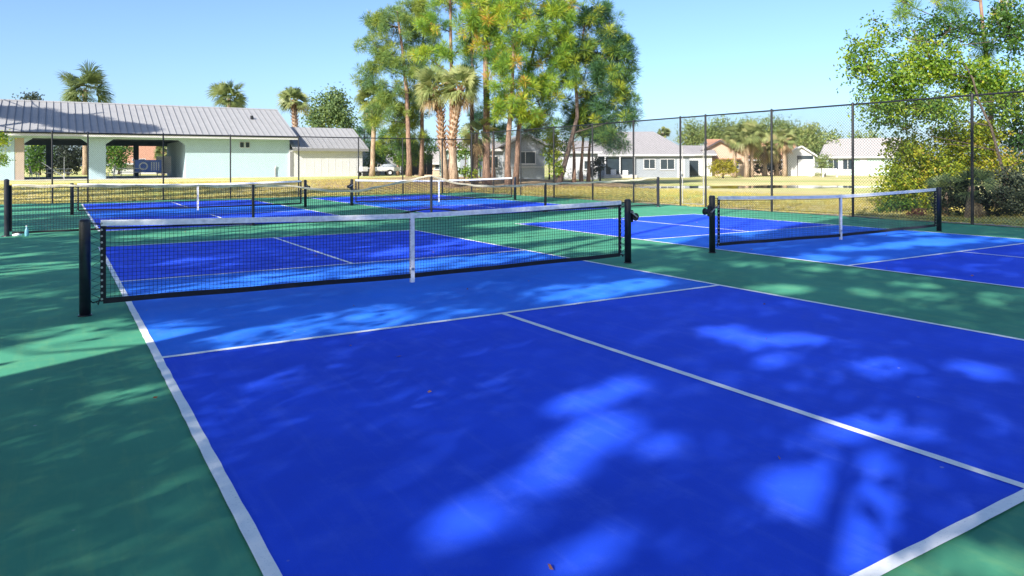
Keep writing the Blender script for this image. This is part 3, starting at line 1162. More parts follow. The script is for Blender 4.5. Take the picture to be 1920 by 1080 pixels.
mb.build("drawbar", MT['black'], tr)
mb = MB()
mb.tube([(-0.8, 0, 0.62), (-0.3, 0, 0.72), (0.3, 0, 0.78), (0.8, 0, 0.66)], [0.12, 0.30, 0.27, 0.10], 10)
mb.build("wrapped_load", MT['grey_wall'], tr, True)
q = at(692, 322, 62)
cart = thing("utility_cart", "dark flat cart with pale boxes beside the storage building", "cart", (q.x, q.y, tz(q.x, q.y)), 0.1)
block("deck", MT['black'], cart, (-0.9, -0.4, 0.30, 0.9, 0.4, 0.40))
for sx in (-0.65, 0.65):
    for sy in (-0.42, 0.42):
        mb = MB()
        mb.tube([(sx, sy - 0.05, 0.16), (sx, sy + 0.05, 0.16)], 0.16, 14)
        mb.build("wheel", MT['rubber'], cart)
block("box", MT['plastic_white'], cart, (-0.8, -0.3, 0.401, -0.25, 0.3, 0.80), bevel=0.02)
block("box", MT['grey_wall'], cart, (0.0, -0.3, 0.401, 0.7, 0.3, 0.72), bevel=0.02)
mb = MB()
mb.tube([(0.88, -0.3, 0.4), (0.98, -0.3, 1.0), (0.98, 0.3, 1.0), (0.88, 0.3, 0.4)], 0.025, 8)
mb.build("handle", MT['galv'], cart)

# ---- dark board fence behind the palms
q0, q1 = at(752, 318, 68), at(812, 318, 70)
bf = thing("board_fence", "weathered dark board fence standing right of the cream panel wall", "fence", (q0.x, q0.y, tz(q0.x, q0.y)), math.atan2(q1.y - q0.y, q1.x - q0.x))
Lf = (Vector((q1.x, q1.y)) - Vector((q0.x, q0.y))).length
nb = int(Lf / 0.16)
bm_ = MB().box(0, -0.012, 0.04, 0.145, 0.012, 2.0).mesh("board")
bm_.materials.append(MT['wood_dark'])
for k in range(nb):
    share("board", bm_, bf, (k * 0.16, random.uniform(-0.01, 0.01), 0), 0, (1, 1, random.uniform(0.96, 1.04)))
block("rail", MT['wood_dark'], bf, (0, 0.03, 0.4, Lf, 0.08, 0.5))
block("rail", MT['wood_dark'], bf, (0, 0.03, 1.55, Lf, 0.08, 1.65))


# ================================================================== houses
def house(name, label, px, D, width, depth, ze, zr, wall, roof, ang=0.0, gable=False, hip=0.0, windows=(), doors=(), over=0.45, gz=None, trim='trim_white', cat="house"):
    """Local frame: x along the front wall (0 = middle), y into the house, z up from the ground."""
    q = at(px, 308, D)
    g0 = tz(q.x, q.y) if gz is None else gz
    t = thing(name, label, cat, (q.x, q.y, g0 - 0.03), -YAW + ang)
    w2 = width / 2
    E, Rr = ze - g0, zr - g0
    mb = MB()
    mb.box(-w2, 0, -0.3, w2, 0.18, E)
    mb.box(-w2, depth - 0.18, -0.3, w2, depth, E)
    mb.box(-w2, 0.18, -0.3, -w2 + 0.18, depth - 0.18, E)
    mb.box(w2 - 0.18, 0.18, -0.3, w2, depth - 0.18, E)
    wl_ = mb.build("wall", MT[wall], t)
    mb = MB()
    o_ = over
    if gable:
        k = (Rr - E) / w2
        dz = k * o_
        mb.slab([(-w2 - o_, -o_, E - dz), (0, -o_, Rr), (0, depth + o_, Rr), (-w2 - o_, depth + o_, E - dz)][::-1], -0.10)
        mb.slab([(w2 + o_, -o_, E - dz), (0.002, -o_, Rr), (0.002, depth + o_, Rr), (w2 + o_, depth + o_, E - dz)], -0.10)
        r_ = mb.build("roof", MT[roof], t)
        mb = MB()
        mb.slab([(-w2, 0.01, E + 0.003), (w2, 0.01, E + 0.003), (0, 0.01, Rr - 0.03)], 0.16)
        mb.build("gable", MT[wall], t)
        mb = MB()
        mb.bar((-w2 - o_, -o_ - 0.03, E - dz - 0.02), (0, -o_ - 0.03, Rr - 0.02), 0.05, 0.18)
        mb.bar((w2 + o_, -o_ - 0.03, E - dz - 0.02), (0, -o_ - 0.03, Rr - 0.02), 0.05, 0.18)
        mb.build("rake_board", MT[trim], t)
    else:
        d2 = depth / 2
        k = (Rr - E) / d2
        dz = k * o_
        a, b = -w2 - o_, w2 + o_
        h1 = hip
        mb.slab([(a, -o_, E - dz), (b, -o_, E - dz), (b - h1, d2, Rr), (a + h1, d2, Rr)], 0.10)
        mb.slab([(b, depth + o_, E - dz), (a, depth + o_, E - dz), (a + h1, d2 + 0.002, Rr), (b - h1, d2 + 0.002, Rr)], 0.10)
        if h1:
            mb.slab([(b + 0.002, -o_, E - dz), (b + 0.002, depth + o_, E - dz), (b - h1 + 0.002, d2, Rr)], 0.10)
            mb.slab([(a - 0.002, depth + o_, E - dz), (a - 0.002, -o_, E - dz), (a + h1 - 0.002, d2, Rr)], 0.10)
        r_ = mb.build("roof", MT[roof], t)
        if not h1:
            for s in (-1, 1):
                mb = MB()
                pts = [(s * (w2 - 0.01), 0.05, E + 0.003), (s * (w2 - 0.01), depth - 0.05, E + 0.003), (s * (w2 - 0.01), d2, Rr - 0.12)]
                mb.slab(pts if s > 0 else pts[::-1], 0.15)
                mb.build("gable", MT[wall], t)
                mb = MB()
                mb.bar((s * (w2 + o_ + 0.02), -o_, E - dz - 0.03), (s * (w2 + o_ + 0.02), d2, Rr - 0.03), 0.04, 0.18)
                mb.bar((s * (w2 + o_ + 0.02), d2, Rr - 0.03), (s * (w2 + o_ + 0.02), depth + o_, E - dz - 0.03), 0.04, 0.18)
                mb.build("rake_board", MT['roof_seam'], t)
        block("fascia", MT[trim], t, (a, -o_ - 0.04, E - dz - 0.2, b, -o_ - 0.002, E - dz + 0.0))
    for (x0, z0, x1, z1) in windows:
        w_ = block("window", MT['trim_white'], t, (x0, -0.05, z0, x1, 0.0 - 0.002, z1))
        m_ = (x0 + x1) / 2
        block("pane", MT['glass_and_shade'], w_, (x0 + 0.07, -0.056, z0 + 0.07, m_ - 0.03, -0.051, z1 - 0.07))
        block("pane", MT['glass_and_shade'], w_, (m_ + 0.03, -0.056, z0 + 0.07, x1 - 0.07, -0.051, z1 - 0.07))
        block("sill", MT['trim_white'], w_, (x0 - 0.06, -0.10, z0 - 0.06, x1 + 0.06, -0.002, z0 - 0.001))
    for (x0, x1, z1, mt) in doors:
        d_ = block("door", MT[mt], t, (x0, -0.045, 0.02, x1, -0.002, z1))
        block("handle", MT['steel'], d_, (x1 - 0.14, -0.08, 1.0, x1 - 0.10, -0.046, 1.12))
    return t


def zpx(px, py, D):
    return at(px, py, D).z


# grey screened house behind the pines
h = house("grey_house", "blue-grey gabled house with screened porch behind the pair of pine trunks", 985, 62, 3.3, 8, zpx(985, 268, 62), zpx(985, 249, 62), 'grey_wall', 'grey_roof', 0.12, True,
          windows=((-0.9, 1.3, 0.9, 2.4),), doors=())
block("screen_rail", MT['trim_white'], h, (-1.6, -0.10, 1.02, 1.6, -0.06, 1.10))
h = house("porch_wing", "lower grey porch wing left of the grey gabled house", 935, 64, 2.6, 5, zpx(935, 276, 64), zpx(935, 262, 64), 'grey_wall', 'grey_roof', 0.12,
          windows=((-0.9, 0.9, 0.0, 2.0),), doors=((0.35, 1.1, 2.0, 'trim_white'),))
house("white_cottage", "white walled cottage glimpsed between the palm and pine trunks", 872, 74, 5.2, 6, zpx(872, 275, 74), zpx(872, 256, 74), 'mint', 'grey_roof', 0.05,
      windows=((-1.8, 0.9, -0.9, 2.0), (0.6, 0.9, 1.6, 2.0)), doors=((-0.5, 0.3, 2.05, 'grey_wall'),))
house("brown_cottage", "tan roofed cottage behind the dark board fence", 806, 78, 4.4, 6, zpx(806, 301, 78), zpx(806, 281, 78), 'tan_wall', 'pale_roof', 0.1,
      windows=((-1.5, 0.8, -0.5, 1.6), (0.5, 0.8, 1.5, 1.6)))
house("pink_house", "pale house half hidden behind the leaning pine trunk", 1085, 72, 3.8, 6, zpx(1085, 281, 72), zpx(1085, 262, 72), 'siding_white', 'grey_roof', 0.05,
      windows=((0.5, 1.0, 1.3, 1.9),))

# house with the broad hipped roof and porch
h = house("hip_roof_house", "long grey house with broad pale hipped roof partly in blue shade", 1203, 80, 10.4, 10.5, zpx(1203, 286, 80), zpx(1180, 243, 80), 'grey_wall', 'grey_roof', -0.05, False, 3.6,
          windows=((0.2, 1.0, 1.5, 2.1), (2.0, 0.9, 3.6, 2.1)), doors=((3.9, 4.7, 2.1, 'trim_white'),))
block("porch_opening_shade", MT['glass_and_shade'], h, (-3.9, -0.05, 0.45, -1.0, -0.003, 2.2))  # dark panel stands in for the shade inside the porch
for x in (-4.0, -2.4, -0.85):
    block("porch_post", MT['trim_white'], h, (x - 0.07, -0.4, 0, x + 0.07, -0.26, 2.35))
block("porch_step", MT['concrete'], h, (-4.2, -0.9, 0, -0.6, -0.01, 0.35))
block("porch_chest", MT['plastic_white'], h, (-3.4, -0.35, 0.351, -2.8, -0.06, 0.95), bevel=0.03)
block("porch_chest", MT['plastic_white'], h, (-2.1, -0.35, 0.351, -1.5, -0.06, 0.85), bevel=0.03)

# white garage behind the gate
h = house("white_garage", "white garage with dark openings seen through the fence gate", 1306, 86, 3.6, 6, zpx(1306, 287, 86), zpx(1306, 272, 86), 'trim_white', 'grey_roof', -0.05)
block("garage_opening_shade", MT['glass_and_shade'], h, (-1.5, -0.04, 0.1, 0.2, -0.003, 1.9))  # shaded interior drawn as a dark sheet on the wall
block("garage_door", MT['plastic_white'], h, (0.35, -0.05, 0.1, 1.55, -0.003, 0.95))

# tan house with front gable
house("terracotta_house", "sand coloured house with wide terracotta roof across the pond", 1420, 92, 10.2, 9, zpx(1420, 296, 92), zpx(1420, 259, 92), 'tan_wall', 'tan_roof', -0.08, False, 0.0,
      windows=((0.8, 0.9, 2.2, 2.0), (3.0, 0.9, 4.2, 2.0)))
h = house("gabled_wing", "sand coloured front gable of the terracotta house left of the palms", 1349, 87, 6.6, 5, zpx(1349, 293, 87), zpx(1345, 264, 87), 'tan_wall', 'tan_roof', -0.08, True, trim='wood_dark',
          windows=((0.9, 0.9, 2.3, 1.9),))
block("lower_eave", MT['tan_roof'], h, (-3.2, -0.9, 2.02, 2.4, -0.01, 2.14))
house("red_roof_house", "small red tiled roof showing above the shed and trees", 1500, 112, 6, 7, zpx(1500, 275, 112), zpx(1500, 262, 112), 'siding_white', 'tan_roof', -0.3)
house("red_roof_tower", "little red roof peak rising above the far trees", 1511, 125, 2.6, 4, zpx(1511, 262, 125), zpx(1511, 244, 125), 'tan_wall', 'tan_roof', -0.2, True)
# shed and mint house
h = house("white_shed", "white gabled shed with dark open front across the pond", 1502, 84, 2.9, 3.6, zpx(1502, 291, 84), zpx(1502, 275, 84), 'trim_white', 'grey_roof', -0.25, True, over=0.28)
block("shed_opening_shade", MT['glass_and_shade'], h, (-0.35, -0.04, 1.95, 1.3, -0.003, 2.38))  # dark strip on the wall, standing for shade inside the shed
block("shed_door", MT['siding_white'], h, (-0.30, -0.05, 0.05, 1.25, -0.003, 1.93))
block("door_jamb", MT['black'], h, (-0.42, -0.06, 0.0, -0.355, -0.003, 2.38))
h = house("mint_house", "pale mint house with wide grey roof right of the shed", 1607, 86, 7.4, 7.5, zpx(1607, 291, 86), zpx(1607, 259, 86), 'mint', 'pale_roof', -0.62, False, 0.0,
          windows=((-3.2, 0.7, -2.0, 2.0), (-1.6, 0.7, -0.4, 2.0)), doors=((0.3, 1.1, 2.05, 'trim_white'),))
# house seen through the pavilion
house("far_tan_house", "tan roofed house seen through the right bay of the pavilion", 288, 84, 8.5, 8, zpx(288, 299, 84), zpx(288, 264, 84), 'siding_white', 'tan_roof', 0.5,
      windows=((-2.2, 0.8, -0.8, 1.8),))

# white garden furniture on the far bank
def bench(px, D, rz, label):
    q = at(px, 308, D)
    t = thing("garden_bench", label, "bench", (q.x, q.y, tz(q.x, q.y)), -YAW + rz, "white benches on the far bank")
    for k in range(3):
        block("seat_slat", MT['plastic_white'], t, (-0.75, -0.22 + k * 0.15, 0.42, 0.75, -0.09 + k * 0.15, 0.46))
        block("back_slat", MT['plastic_white'], t, (-0.75, 0.24, 0.52 + k * 0.14, 0.75, 0.27, 0.63 + k * 0.14))
    for x in (-0.68, 0.68):
        block("leg", MT['plastic_white'], t, (x - 0.04, -0.24, 0, x + 0.04, -0.16, 0.42))
        block("leg", MT['plastic_white'], t, (x - 0.04, 0.20, 0, x + 0.04, 0.239, 0.95))


bench(1530, 78, 0.2, "white garden bench on the far bank beside the shed")
bench(1556, 77, -0.2, "white garden bench on the far bank in front of the mint house")


# ================================================================== vegetation
def ground_vec(px, D):
    p = at(px, 308, D)
    return np.array([p.x, p.y, tz(p.x, p.y)])


def blob_world(b, D):
    px, py, rx, ry = b[:4]
    dD = b[4] if len(b) > 4 else 0.0
    c = np.array(at(px, py, D + dD))
    k = (D + dD) / FPX
    return c, rx * k, ry * k


RV_ = np.array([_R.x, _R.y, 0.0])
FH = np.array([math.sin(YAW), math.cos(YAW), 0.0])


def blob_points(b, D, n, surf=0.4):
    c, rx, ry = blob_world(b, D)
    e = in_ellipsoid(n, surf)
    rd = (rx + ry) * 0.5
    return c + e[:, :1] * RV_ * rx + e[:, 1:2] * FH * rd + e[:, 2:] * np.array([0, 0, ry])


def trunk_path(pts, D, base_D=None):
    """pts: photograph columns/rows from the base upward; the base is set on the ground."""
    out = [Vector(ground_vec(pts[0][0], D)) + Vector((0, 0, -0.15))]
    for (px, py) in pts[1:]:
        out.append(at(px, py, D))
    # resample smoothly with slight wobble
    res = []
    for i in range(len(out) - 1):
        k = max(2, int((out[i + 1] - out[i]).length / 1.2))
        for j in range(k):
            res.append(out[i].lerp(out[i + 1], j / k))
    res.append(out[-1])
    for i in range(1, len(res)):
        res[i] = res[i] + Vector((random.gauss(0, 0.03), random.gauss(0, 0.03), 0))
    return res


def add_limb(mb, path, target, r0, r1=0.02):
    """A limb from the trunk, leaving low and sweeping up to the target."""
    t = Vector(target)
    best = None
    for p in path:
        hd = math.hypot(t.x - p.x, t.y - p.y)
        want = t.z - 0.28 * hd - 0.2
        e = abs(p.z - want)
        if best is None or e < best[0]:
            best = (e, p)
    a = best[1]
    mid = a.lerp(t, 0.5) + Vector((random.gauss(0, 0.12), random.gauss(0, 0.12), -0.12 * (t - a).length * 0.5))
    q1 = a.lerp(mid, 0.5) + Vector((0, 0, 0.02))
    q2 = mid.lerp(t, 0.5) + Vector((random.gauss(0, 0.06), random.gauss(0, 0.06), 0.0))
    mb.tube([a, q1, mid, q2, t], [r0, r0 * 0.8, r0 * 0.62, r0 * 0.45, r1], 6)


def finish_tree(root, path, r0, r1, limbs, bark='pine_bark'):
    o = Vector(root.location)
    n = len(path)
    mb = MB()
    rad = [r0 * 1.35 if i == 0 else (r0 + (r1 - r0) * (i / (n - 1)) ** 1.15) for i in range(n)]
    mb.tube([p - o for p in path], rad, 10)
    mb.build("trunk", MT[bark], root, True)
    for lb in limbs or ():
        lb.v = [(x - o.x, y - o.y, z - o.z) for x, y, z in lb.v]
        lb.build("limb", MT['limb'], root, True)


def pine(label, pts, D, r0, blobs, mat='pine', pr=0.54, k=150, dens=1.0, cat="tree", tintm=0.5, name="pine_tree", group="pines behind the courts", W=0.025, tint_sd=0.2, bark='pine_bark'):
    path = trunk_path(pts, D)
    r0 *= 0.86
    root = thing(name, label, cat, tuple(path[0]), 0, group)
    limbs = []
    Vs, Ts = [], []
    o = np.array(path[0])
    for b in blobs:
        c, rx, ry = blob_world(b, D)
        n = max(4, int(dens * 5.6 * (rx * ry) ** 0.75 / pr ** 1.5 * 1.35))
        C = blob_points(b, D, n, 0.30)
        hi = (C[:, 2] - c[2]) / (ry + 1e-6)
        t = np.clip(tintm + RNG.normal(size=n) * tint_sd, 0, 1)
        V, T = puffs(C, pr * RNG.uniform(0.75, 1.2, n), k, 1.0, W, 0.35, t, 0.12)
        Vs.append(V)
        Ts.append(T)
        lb = MB()
        limbs.append(lb)
        add_limb(lb, path, c, max(0.035, r0 * 0.25))
        for q in C[:: 5]:
            a = Vector(c)
            q = Vector(q)
            lb.tube([a, a.lerp(q, 0.5) + Vector((0, 0, -0.06)), q], [0.03, 0.022, 0.012], 5, False)
    finish_tree(root, path, r0, r0 * 0.35, limbs, bark)
    V = np.concatenate(Vs) - o
    quads_object("crown", V, np.concatenate(Ts), MT[mat], root)
    return root


def broad(label, pts, D, r0, blobs, mat='broad', size=0.11, dens=1.0, name="broadleaf_tree", cat="tree", group=None, tintm=0.5, cover=2.2, clump=0.22, trunk=True, bark='limb', tint_sd=0.16, flat=0.0):
    """Leafy crown: leaves gathered on twig ends inside each blob."""
    path = trunk_path(pts, D)
    root = thing(name, label, cat, tuple(path[0]), 0, group)
    limbs = []
    o = np.array(path[0])
    Vs, Ts = [], []
    for b in blobs:
        c, rx, ry = blob_world(b, D)
        dd = b[5] if len(b) > 5 else 1.0
        tm = b[6] if len(b) > 6 else tintm
        area = math.pi * rx * ry
        nl = int(area * 1.9 * cover * dens * dd / (size * size * 0.32))
        nc = max(5, nl // 26)
        C = blob_points(b, D, nc, 0.42)
        k = max(6, nl // nc)
        cl = clump * RNG.uniform(0.6, 1.3, nc)
        P = np.repeat(C, k, axis=0) + RNG.normal(size=(nc * k, 3)) * np.repeat(cl, k)[:, None] * np.array([1, 1, 0.8])
        d = unit(RNG.normal(size=P.shape) + np.array([0, 0, -0.15]))
        Vs.append(leaves(P, d, size * RNG.uniform(0.7, 1.3, len(P)), size * 0.62, 0.08))
        Ts.append(np.repeat(np.clip(tm + RNG.normal(size=nc) * tint_sd, 0, 1), k) + RNG.normal(size=nc * k) * 0.1)
        if trunk:
            lb = MB()
            limbs.append(lb)
            add_limb(lb, path, c, max(0.015, r0 * 0.28), 0.01)
            for q in C[:: 4]:
                a, q = Vector(c), Vector(q)
                lb.tube([a, a.lerp(q, 0.5) + Vector((random.gauss(0, .03), 0, -0.03)), q], [0.022, 0.014, 0.006], 5, False)
    finish_tree(root, path, r0, r0 * 0.4, limbs, bark)
    quads_object("crown", np.concatenate(Vs) - o, np.concatenate(Ts), MT[mat], root)
    return root


def fan_leaf(base, d, pet, R, nl=24, span=1.35, W=0.05, droop=0.35, roll=0.75):
    """One fan frond: petiole end at base + d*pet, leaflets radiating in a folded plane."""
    d = unit(np.asarray(d, float))
    s = np.cross(d, np.array([0, 0, 1.0]))
    if np.linalg.norm(s) < 0.05:
        s = np.array([1.0, 0, 0])
    s = unit(s)
    nrm = np.cross(s, d)
    ro = RNG.normal() * roll
    s, nrm = s * math.cos(ro) + nrm * math.sin(ro), nrm * math.cos(ro) - s * math.sin(ro)
    hub = base + d * pet
    th = np.linspace(-span, span, nl) + RNG.normal(size=nl) * 0.03
    dirs = unit(np.cos(th)[:, None] * d + np.sin(th)[:, None] * s + nrm * (0.18 * np.abs(np.sin(th))[:, None]))
    L = R * (0.72 + 0.28 * np.cos(th)) * RNG.uniform(0.9, 1.08, nl)
    side = unit(np.cross(dirs, nrm))
    P0 = np.repeat(hub[None], nl, 0)
    P1 = P0 + dirs * (L * 0.6)[:, None]
    P2 = P1 + dirs * (L * 0.4)[:, None] + np.array([0, 0, -1.0]) * (L * droop * RNG.uniform(0.5, 1.3, nl))[:, None]
    w = W
    q1 = np.stack([P0 - side * w * 0.2, P0 + side * w * 0.2, P1 + side * w * 0.5, P1 - side * w * 0.5], 1)
    q2 = np.stack([P1 - side * w * 0.5, P1 + side * w * 0.5, P2 + side * w * 0.06, P2 - side * w * 0.06], 1)
    # petiole as a flat strip
    pt = np.stack([base - s * 0.02, base + s * 0.02, hub + s * 0.012, hub - s * 0.012])[None]
    return np.concatenate([q1, q2, pt])


def palm(label, pts, D, rpx, r0=0.17, fans=38, boots=False, skirt=0.0, group="cabbage palms", name="cabbage_palm", crown=None, nl=24, low=-0.75, tintm=0.5, W=None, cat="palm"):
    path = trunk_path(pts, D)
    root = thing(name, label, cat, tuple(path[0]), 0, group)
    o = np.array(path[0])
    top = np.array(path[-1])
    R = rpx * D / FPX
    W = W or max(0.05, 0.0011 * D)
    Vs, Ts = [], []
    Vd, Td = [], []
    for i in range(fans):
        az = RNG.uniform(0, 2 * math.pi)
        el = math.asin(min(0.99, max(-0.99, math.sin(low) + (0.98 - math.sin(low)) * (i + 0.5) / fans))) + RNG.normal() * 0.08
        d = np.array([math.cos(az) * math.cos(el), math.sin(az) * math.cos(el), math.sin(el)])
        V = fan_leaf(top + np.array([0, 0, RNG.uniform(-0.12, 0.15)]), d, R * RNG.uniform(0.22, 0.5), R * RNG.uniform(0.5, 0.66), nl, 1.25, W, 0.22 + 0.25 * max(0, -el))
        Vs.append(V)
        t = np.clip(tintm + RNG.normal() * 0.16 + (0.15 if el < -0.4 else 0), 0, 1)
        Ts.append(np.full(len(V), t) + RNG.normal(size=len(V)) * 0.06)
    for i in range(int(skirt)):
        az = RNG.uniform(0, 2 * math.pi)
        el = RNG.uniform(-1.45, -0.85)
        d = np.array([math.cos(az) * math.cos(el), math.sin(az) * math.cos(el), math.sin(el)])
        V = fan_leaf(top + np.array([0, 0, -0.2]), d, R * 0.35, R * 0.5, 16, 0.9, W, 0.5)
        Vd.append(V)
        Td.append(RNG.uniform(0, 1, len(V)))
    finish_tree(root, path, r0, r0 * 0.82, None, 'palm_bark')
    quads_object("fronds", np.concatenate(Vs) - o, np.concatenate(Ts), MT['palm'], root)
    if Vd:
        quads_object("dry_skirt", np.concatenate(Vd) - o, np.concatenate(Td), MT['palm_dead'], root)
    if boots:
        mb = MB()
        H = (path[-1] - path[0]).length
        n = int(H * 0.62 / 0.075)
        for i in range(n):
            f = 0.38 + 0.62 * i / n
            j = f * (len(path) - 1)
            a = path[int(j)].lerp(path[min(int(j) + 1, len(path) - 1)], j - int(j)) - Vector(o)
            for kk in range(2):
                az = i * 2.4 + kk * math.pi
                dv = Vector((math.cos(az), math.sin(az), 0))
                mb.bar(a + dv * r0 * 0.7, a + dv * (r0 + 0.13) + Vector((0, 0, 0.26)), 0.10, 0.03, up=tuple(dv))
        mb.build("leaf_boots", MT['boot'], root)
    return root


# ---- pines and palms in the middle, behind the back fence (about 46 m away)
DC = 47.0
pine("slim pine with bare pinkish upper trunk, left of the tallest pine", [(846, 335), (848, 180), (846, 60), (845, -40)], 50, 0.22,
     [(850, 2, 50, 20), (858, 96, 40, 24), (812, 45, 34, 24), (870, -40, 60, 30), (800, 105, 30, 20)], tintm=0.56)
pine("tallest straight pine in the middle with a thick dark trunk", [(913, 336), (912, 200), (911, 80), (905, -70)], DC, 0.30,
     [(905, 38, 40, 40), (888, 5, 32, 26), (930, 60, 34, 34), (940, 10, 40, 30), (905, -55, 60, 40), (940, 115, 26, 28), (918, 88, 30, 26), (880, 45, 26, 24)], tintm=0.58)
pine("dark thin-crowned pine just left of the tallest pine", [(886, 335), (886, 200), (886, 110), (880, 40)], 49, 0.21,
     [(873, 140, 18, 14), (894, 120, 18, 14), (875, 78, 22, 18), (864, 132, 14, 10)], mat='pine_dark', dens=0.6, tintm=0.4, bark='shaded_bark')
pine("pine of the close pair with low bright yellow-green boughs", [(953, 337), (954, 250), (957, 200), (966, 60)], DC - 1, 0.23,
     [(950, 198, 42, 26), (938, 152, 26, 36), (962, 110, 34, 32), (986, 165, 28, 24), (975, 55, 40, 34), (930, 205, 22, 20), (985, 212, 30, 20), (960, 10, 40, 28)], tintm=0.6)
pine("right-hand pine of the close pair, crown leaning right", [(966, 336), (972, 250), (985, 160), (1012, 50)], DC + 1, 0.21,
     [(1012, 196, 44, 34), (1022, 232, 26, 18), (1002, 92, 42, 38), (1040, 40, 44, 34), (1005, 10, 48, 30), (1000, 145, 30, 28), (1060, -5, 44, 30), (1035, 165, 36, 30), (1050, 85, 36, 34), (1075, 30, 34, 28, 2), (1040, 120, 30, 28)], tintm=0.56)
pine("leaning dark pine on the right of the clump with a heavy blue-green crown", [(1046, 337), (1066, 280), (1083, 220), (1080, 150), (1096, 50)], DC + 2, 0.21,
     [(1088, 140, 44, 38), (1122, 105, 40, 42, 1), (1070, 92, 36, 34), (1142, 168, 38, 38), (1118, 226, 42, 34, 1), (1166, 150, 28, 38), (1150, 66, 30, 34), (1108, 42, 26, 26), (1178, 205, 18, 34), (1148, 262, 42, 22), (1090, 200, 34, 26, 1), (1165, 100, 26, 26), (1128, 28, 24, 20)],
     mat='pine_dark', dens=1.45, tintm=0.42, tint_sd=0.3, bark='shaded_bark')
for i, (px, tx, ty) in enumerate(((1076, 1072, 235), (1090, 1096, 230), (1103, 1108, 245))):
    pine(("first", "second", "third")[i] + " slender pink-barked trunk right of the leaning dark pine, from the left", [(px, 336), (px + 1, 290), (tx, ty)], DC + 3 + i, 0.17,
         [(tx - 6, ty - 2, 20, 16), (tx + 16, ty + 10, 20, 16)], mat='pine_dark', dens=0.8, tintm=0.35, group="slender trunks by the leaning pine")
# soft pines on the left of the clump
pine("soft green pine with rounded top, left edge of the tree clump", [(766, 330), (766, 230), (757, 110), (745, 20)], 58, 0.24,
     [(742, 50, 48, 42), (704, 85, 36, 20), (692, 142, 30, 24), (748, 108, 44, 24), (728, 172, 36, 28), (770, 134, 36, 24), (712, 40, 24, 24), (700, 215, 22, 24), (745, 215, 28, 24), (720, 120, 30, 20)], mat='pine_soft', tintm=0.55, dens=1.05)
pine("soft green pine behind the twin palms", [(790, 330), (792, 200), (795, 60)], 60, 0.22,
     [(790, 62, 34, 40), (772, 20, 34, 26), (800, 20, 26, 22), (790, 190, 40, 30), (765, 240, 40, 26), (805, 140, 26, 24), (815, 80, 20, 24)], mat='pine_soft', tintm=0.6)
pine("small dark pine behind the cream panel wall", [(745, 325), (748, 280), (742, 225)], 66, 0.16,
     [(735, 262, 30, 26), (760, 290, 30, 22), (716, 278, 22, 22), (785, 278, 26, 30)], mat='pine_dark', tintm=0.55)
pine("small dark pine between the storage building and the palms", [(680, 325), (682, 280), (684, 240)], 72, 0.15,
     [(672, 262, 16, 18), (690, 240, 18, 20), (694, 285, 20, 22)], mat='pine_dark', tintm=0.5)
pine("dark blue-green pine behind the close pair of trunks", [(925, 330), (926, 280), (928, 220)], 58, 0.18,
     [(925, 238, 30, 24), (905, 225, 24, 22), (985, 232, 24, 18), (1000, 250, 20, 16)], mat='pine_dark', tintm=0.25)
pine("thin dark pine behind the twin palms, second trunk", [(765, 328), (764, 250), (770, 170)], 62, 0.15,
     [(766, 210, 22, 22), (775, 178, 20, 18)], mat='pine_dark', tintm=0.3)

palm("lone cabbage palm with pale slim trunk behind the cream panel wall", [(697, 325), (700, 250), (701, 186)], 60, 42, 0.20, 40, False, 6)
palm("left palm of the twin palms, rusty ragged trunk", [(836, 336), (830, 260), (818, 166)], DC - 1, 50, 0.21, 50, True, 4, tintm=0.62)
palm("right palm of the twin palms, thicker trunk covered in old leaf stubs", [(852, 337), (848, 260), (864, 164)], DC - 2, 50, 0.26, 50, True, 3, tintm=0.55)
palm("young palm with drooping fronds between the pine trunks", [(892, 335), (893, 300), (893, 250)], DC, 42, 0.16, 16, False, 10, low=-1.2)
palm("palm crown above the left part of the pavilion roof", [(160, 330), (160, 240), (160, 166)], 74, 58, 0.25, 46, tintm=0.3)
palm("palm crown above the middle of the pavilion roof", [(430, 330), (430, 250), (429, 182)], 78, 42, 0.24, 40, tintm=0.4)
palm("palm with rusty trunk above the gap between pavilion and storage building", [(552, 330), (555, 260), (551, 188)], 70, 34, 0.26, 38, True, tintm=0.5)
palm("tiny distant palm above the hipped roof", [(1243, 325), (1243, 290), (1243, 250)], 104, 16, 0.2, 24, tintm=0.5)
palm("palm in front of the terracotta house gable", [(1378, 326), (1378, 290), (1379, 258)], 80, 30, 0.22, 30, skirt=4, tintm=0.56)
palm("left one of the two palms standing together by the terracotta roof", [(1399, 327), (1400, 290), (1400, 256)], 79, 34, 0.24, 30, skirt=6, tintm=0.56)
palm("right one of the two palms standing together by the terracotta roof", [(1409, 327), (1409, 290), (1412, 252)], 80, 34, 0.22, 30, skirt=6, tintm=0.55)
palm("palm with orange trunk left of the white shed", [(1471, 326), (1471, 290), (1470, 262)], 82, 28, 0.24, 30, skirt=6, tintm=0.6)
palm("drooping yellow palm left of the orange-trunked palm", [(1434, 325), (1434, 300), (1434, 276)], 84, 30, 0.25, 22, skirt=12, tintm=0.8, low=-1.3)
palm("drooping yellow palm behind the fence post by the shed", [(1456, 325), (1456, 300), (1456, 278)], 85, 28, 0.25, 22, skirt=10, tintm=0.85, low=-1.3)

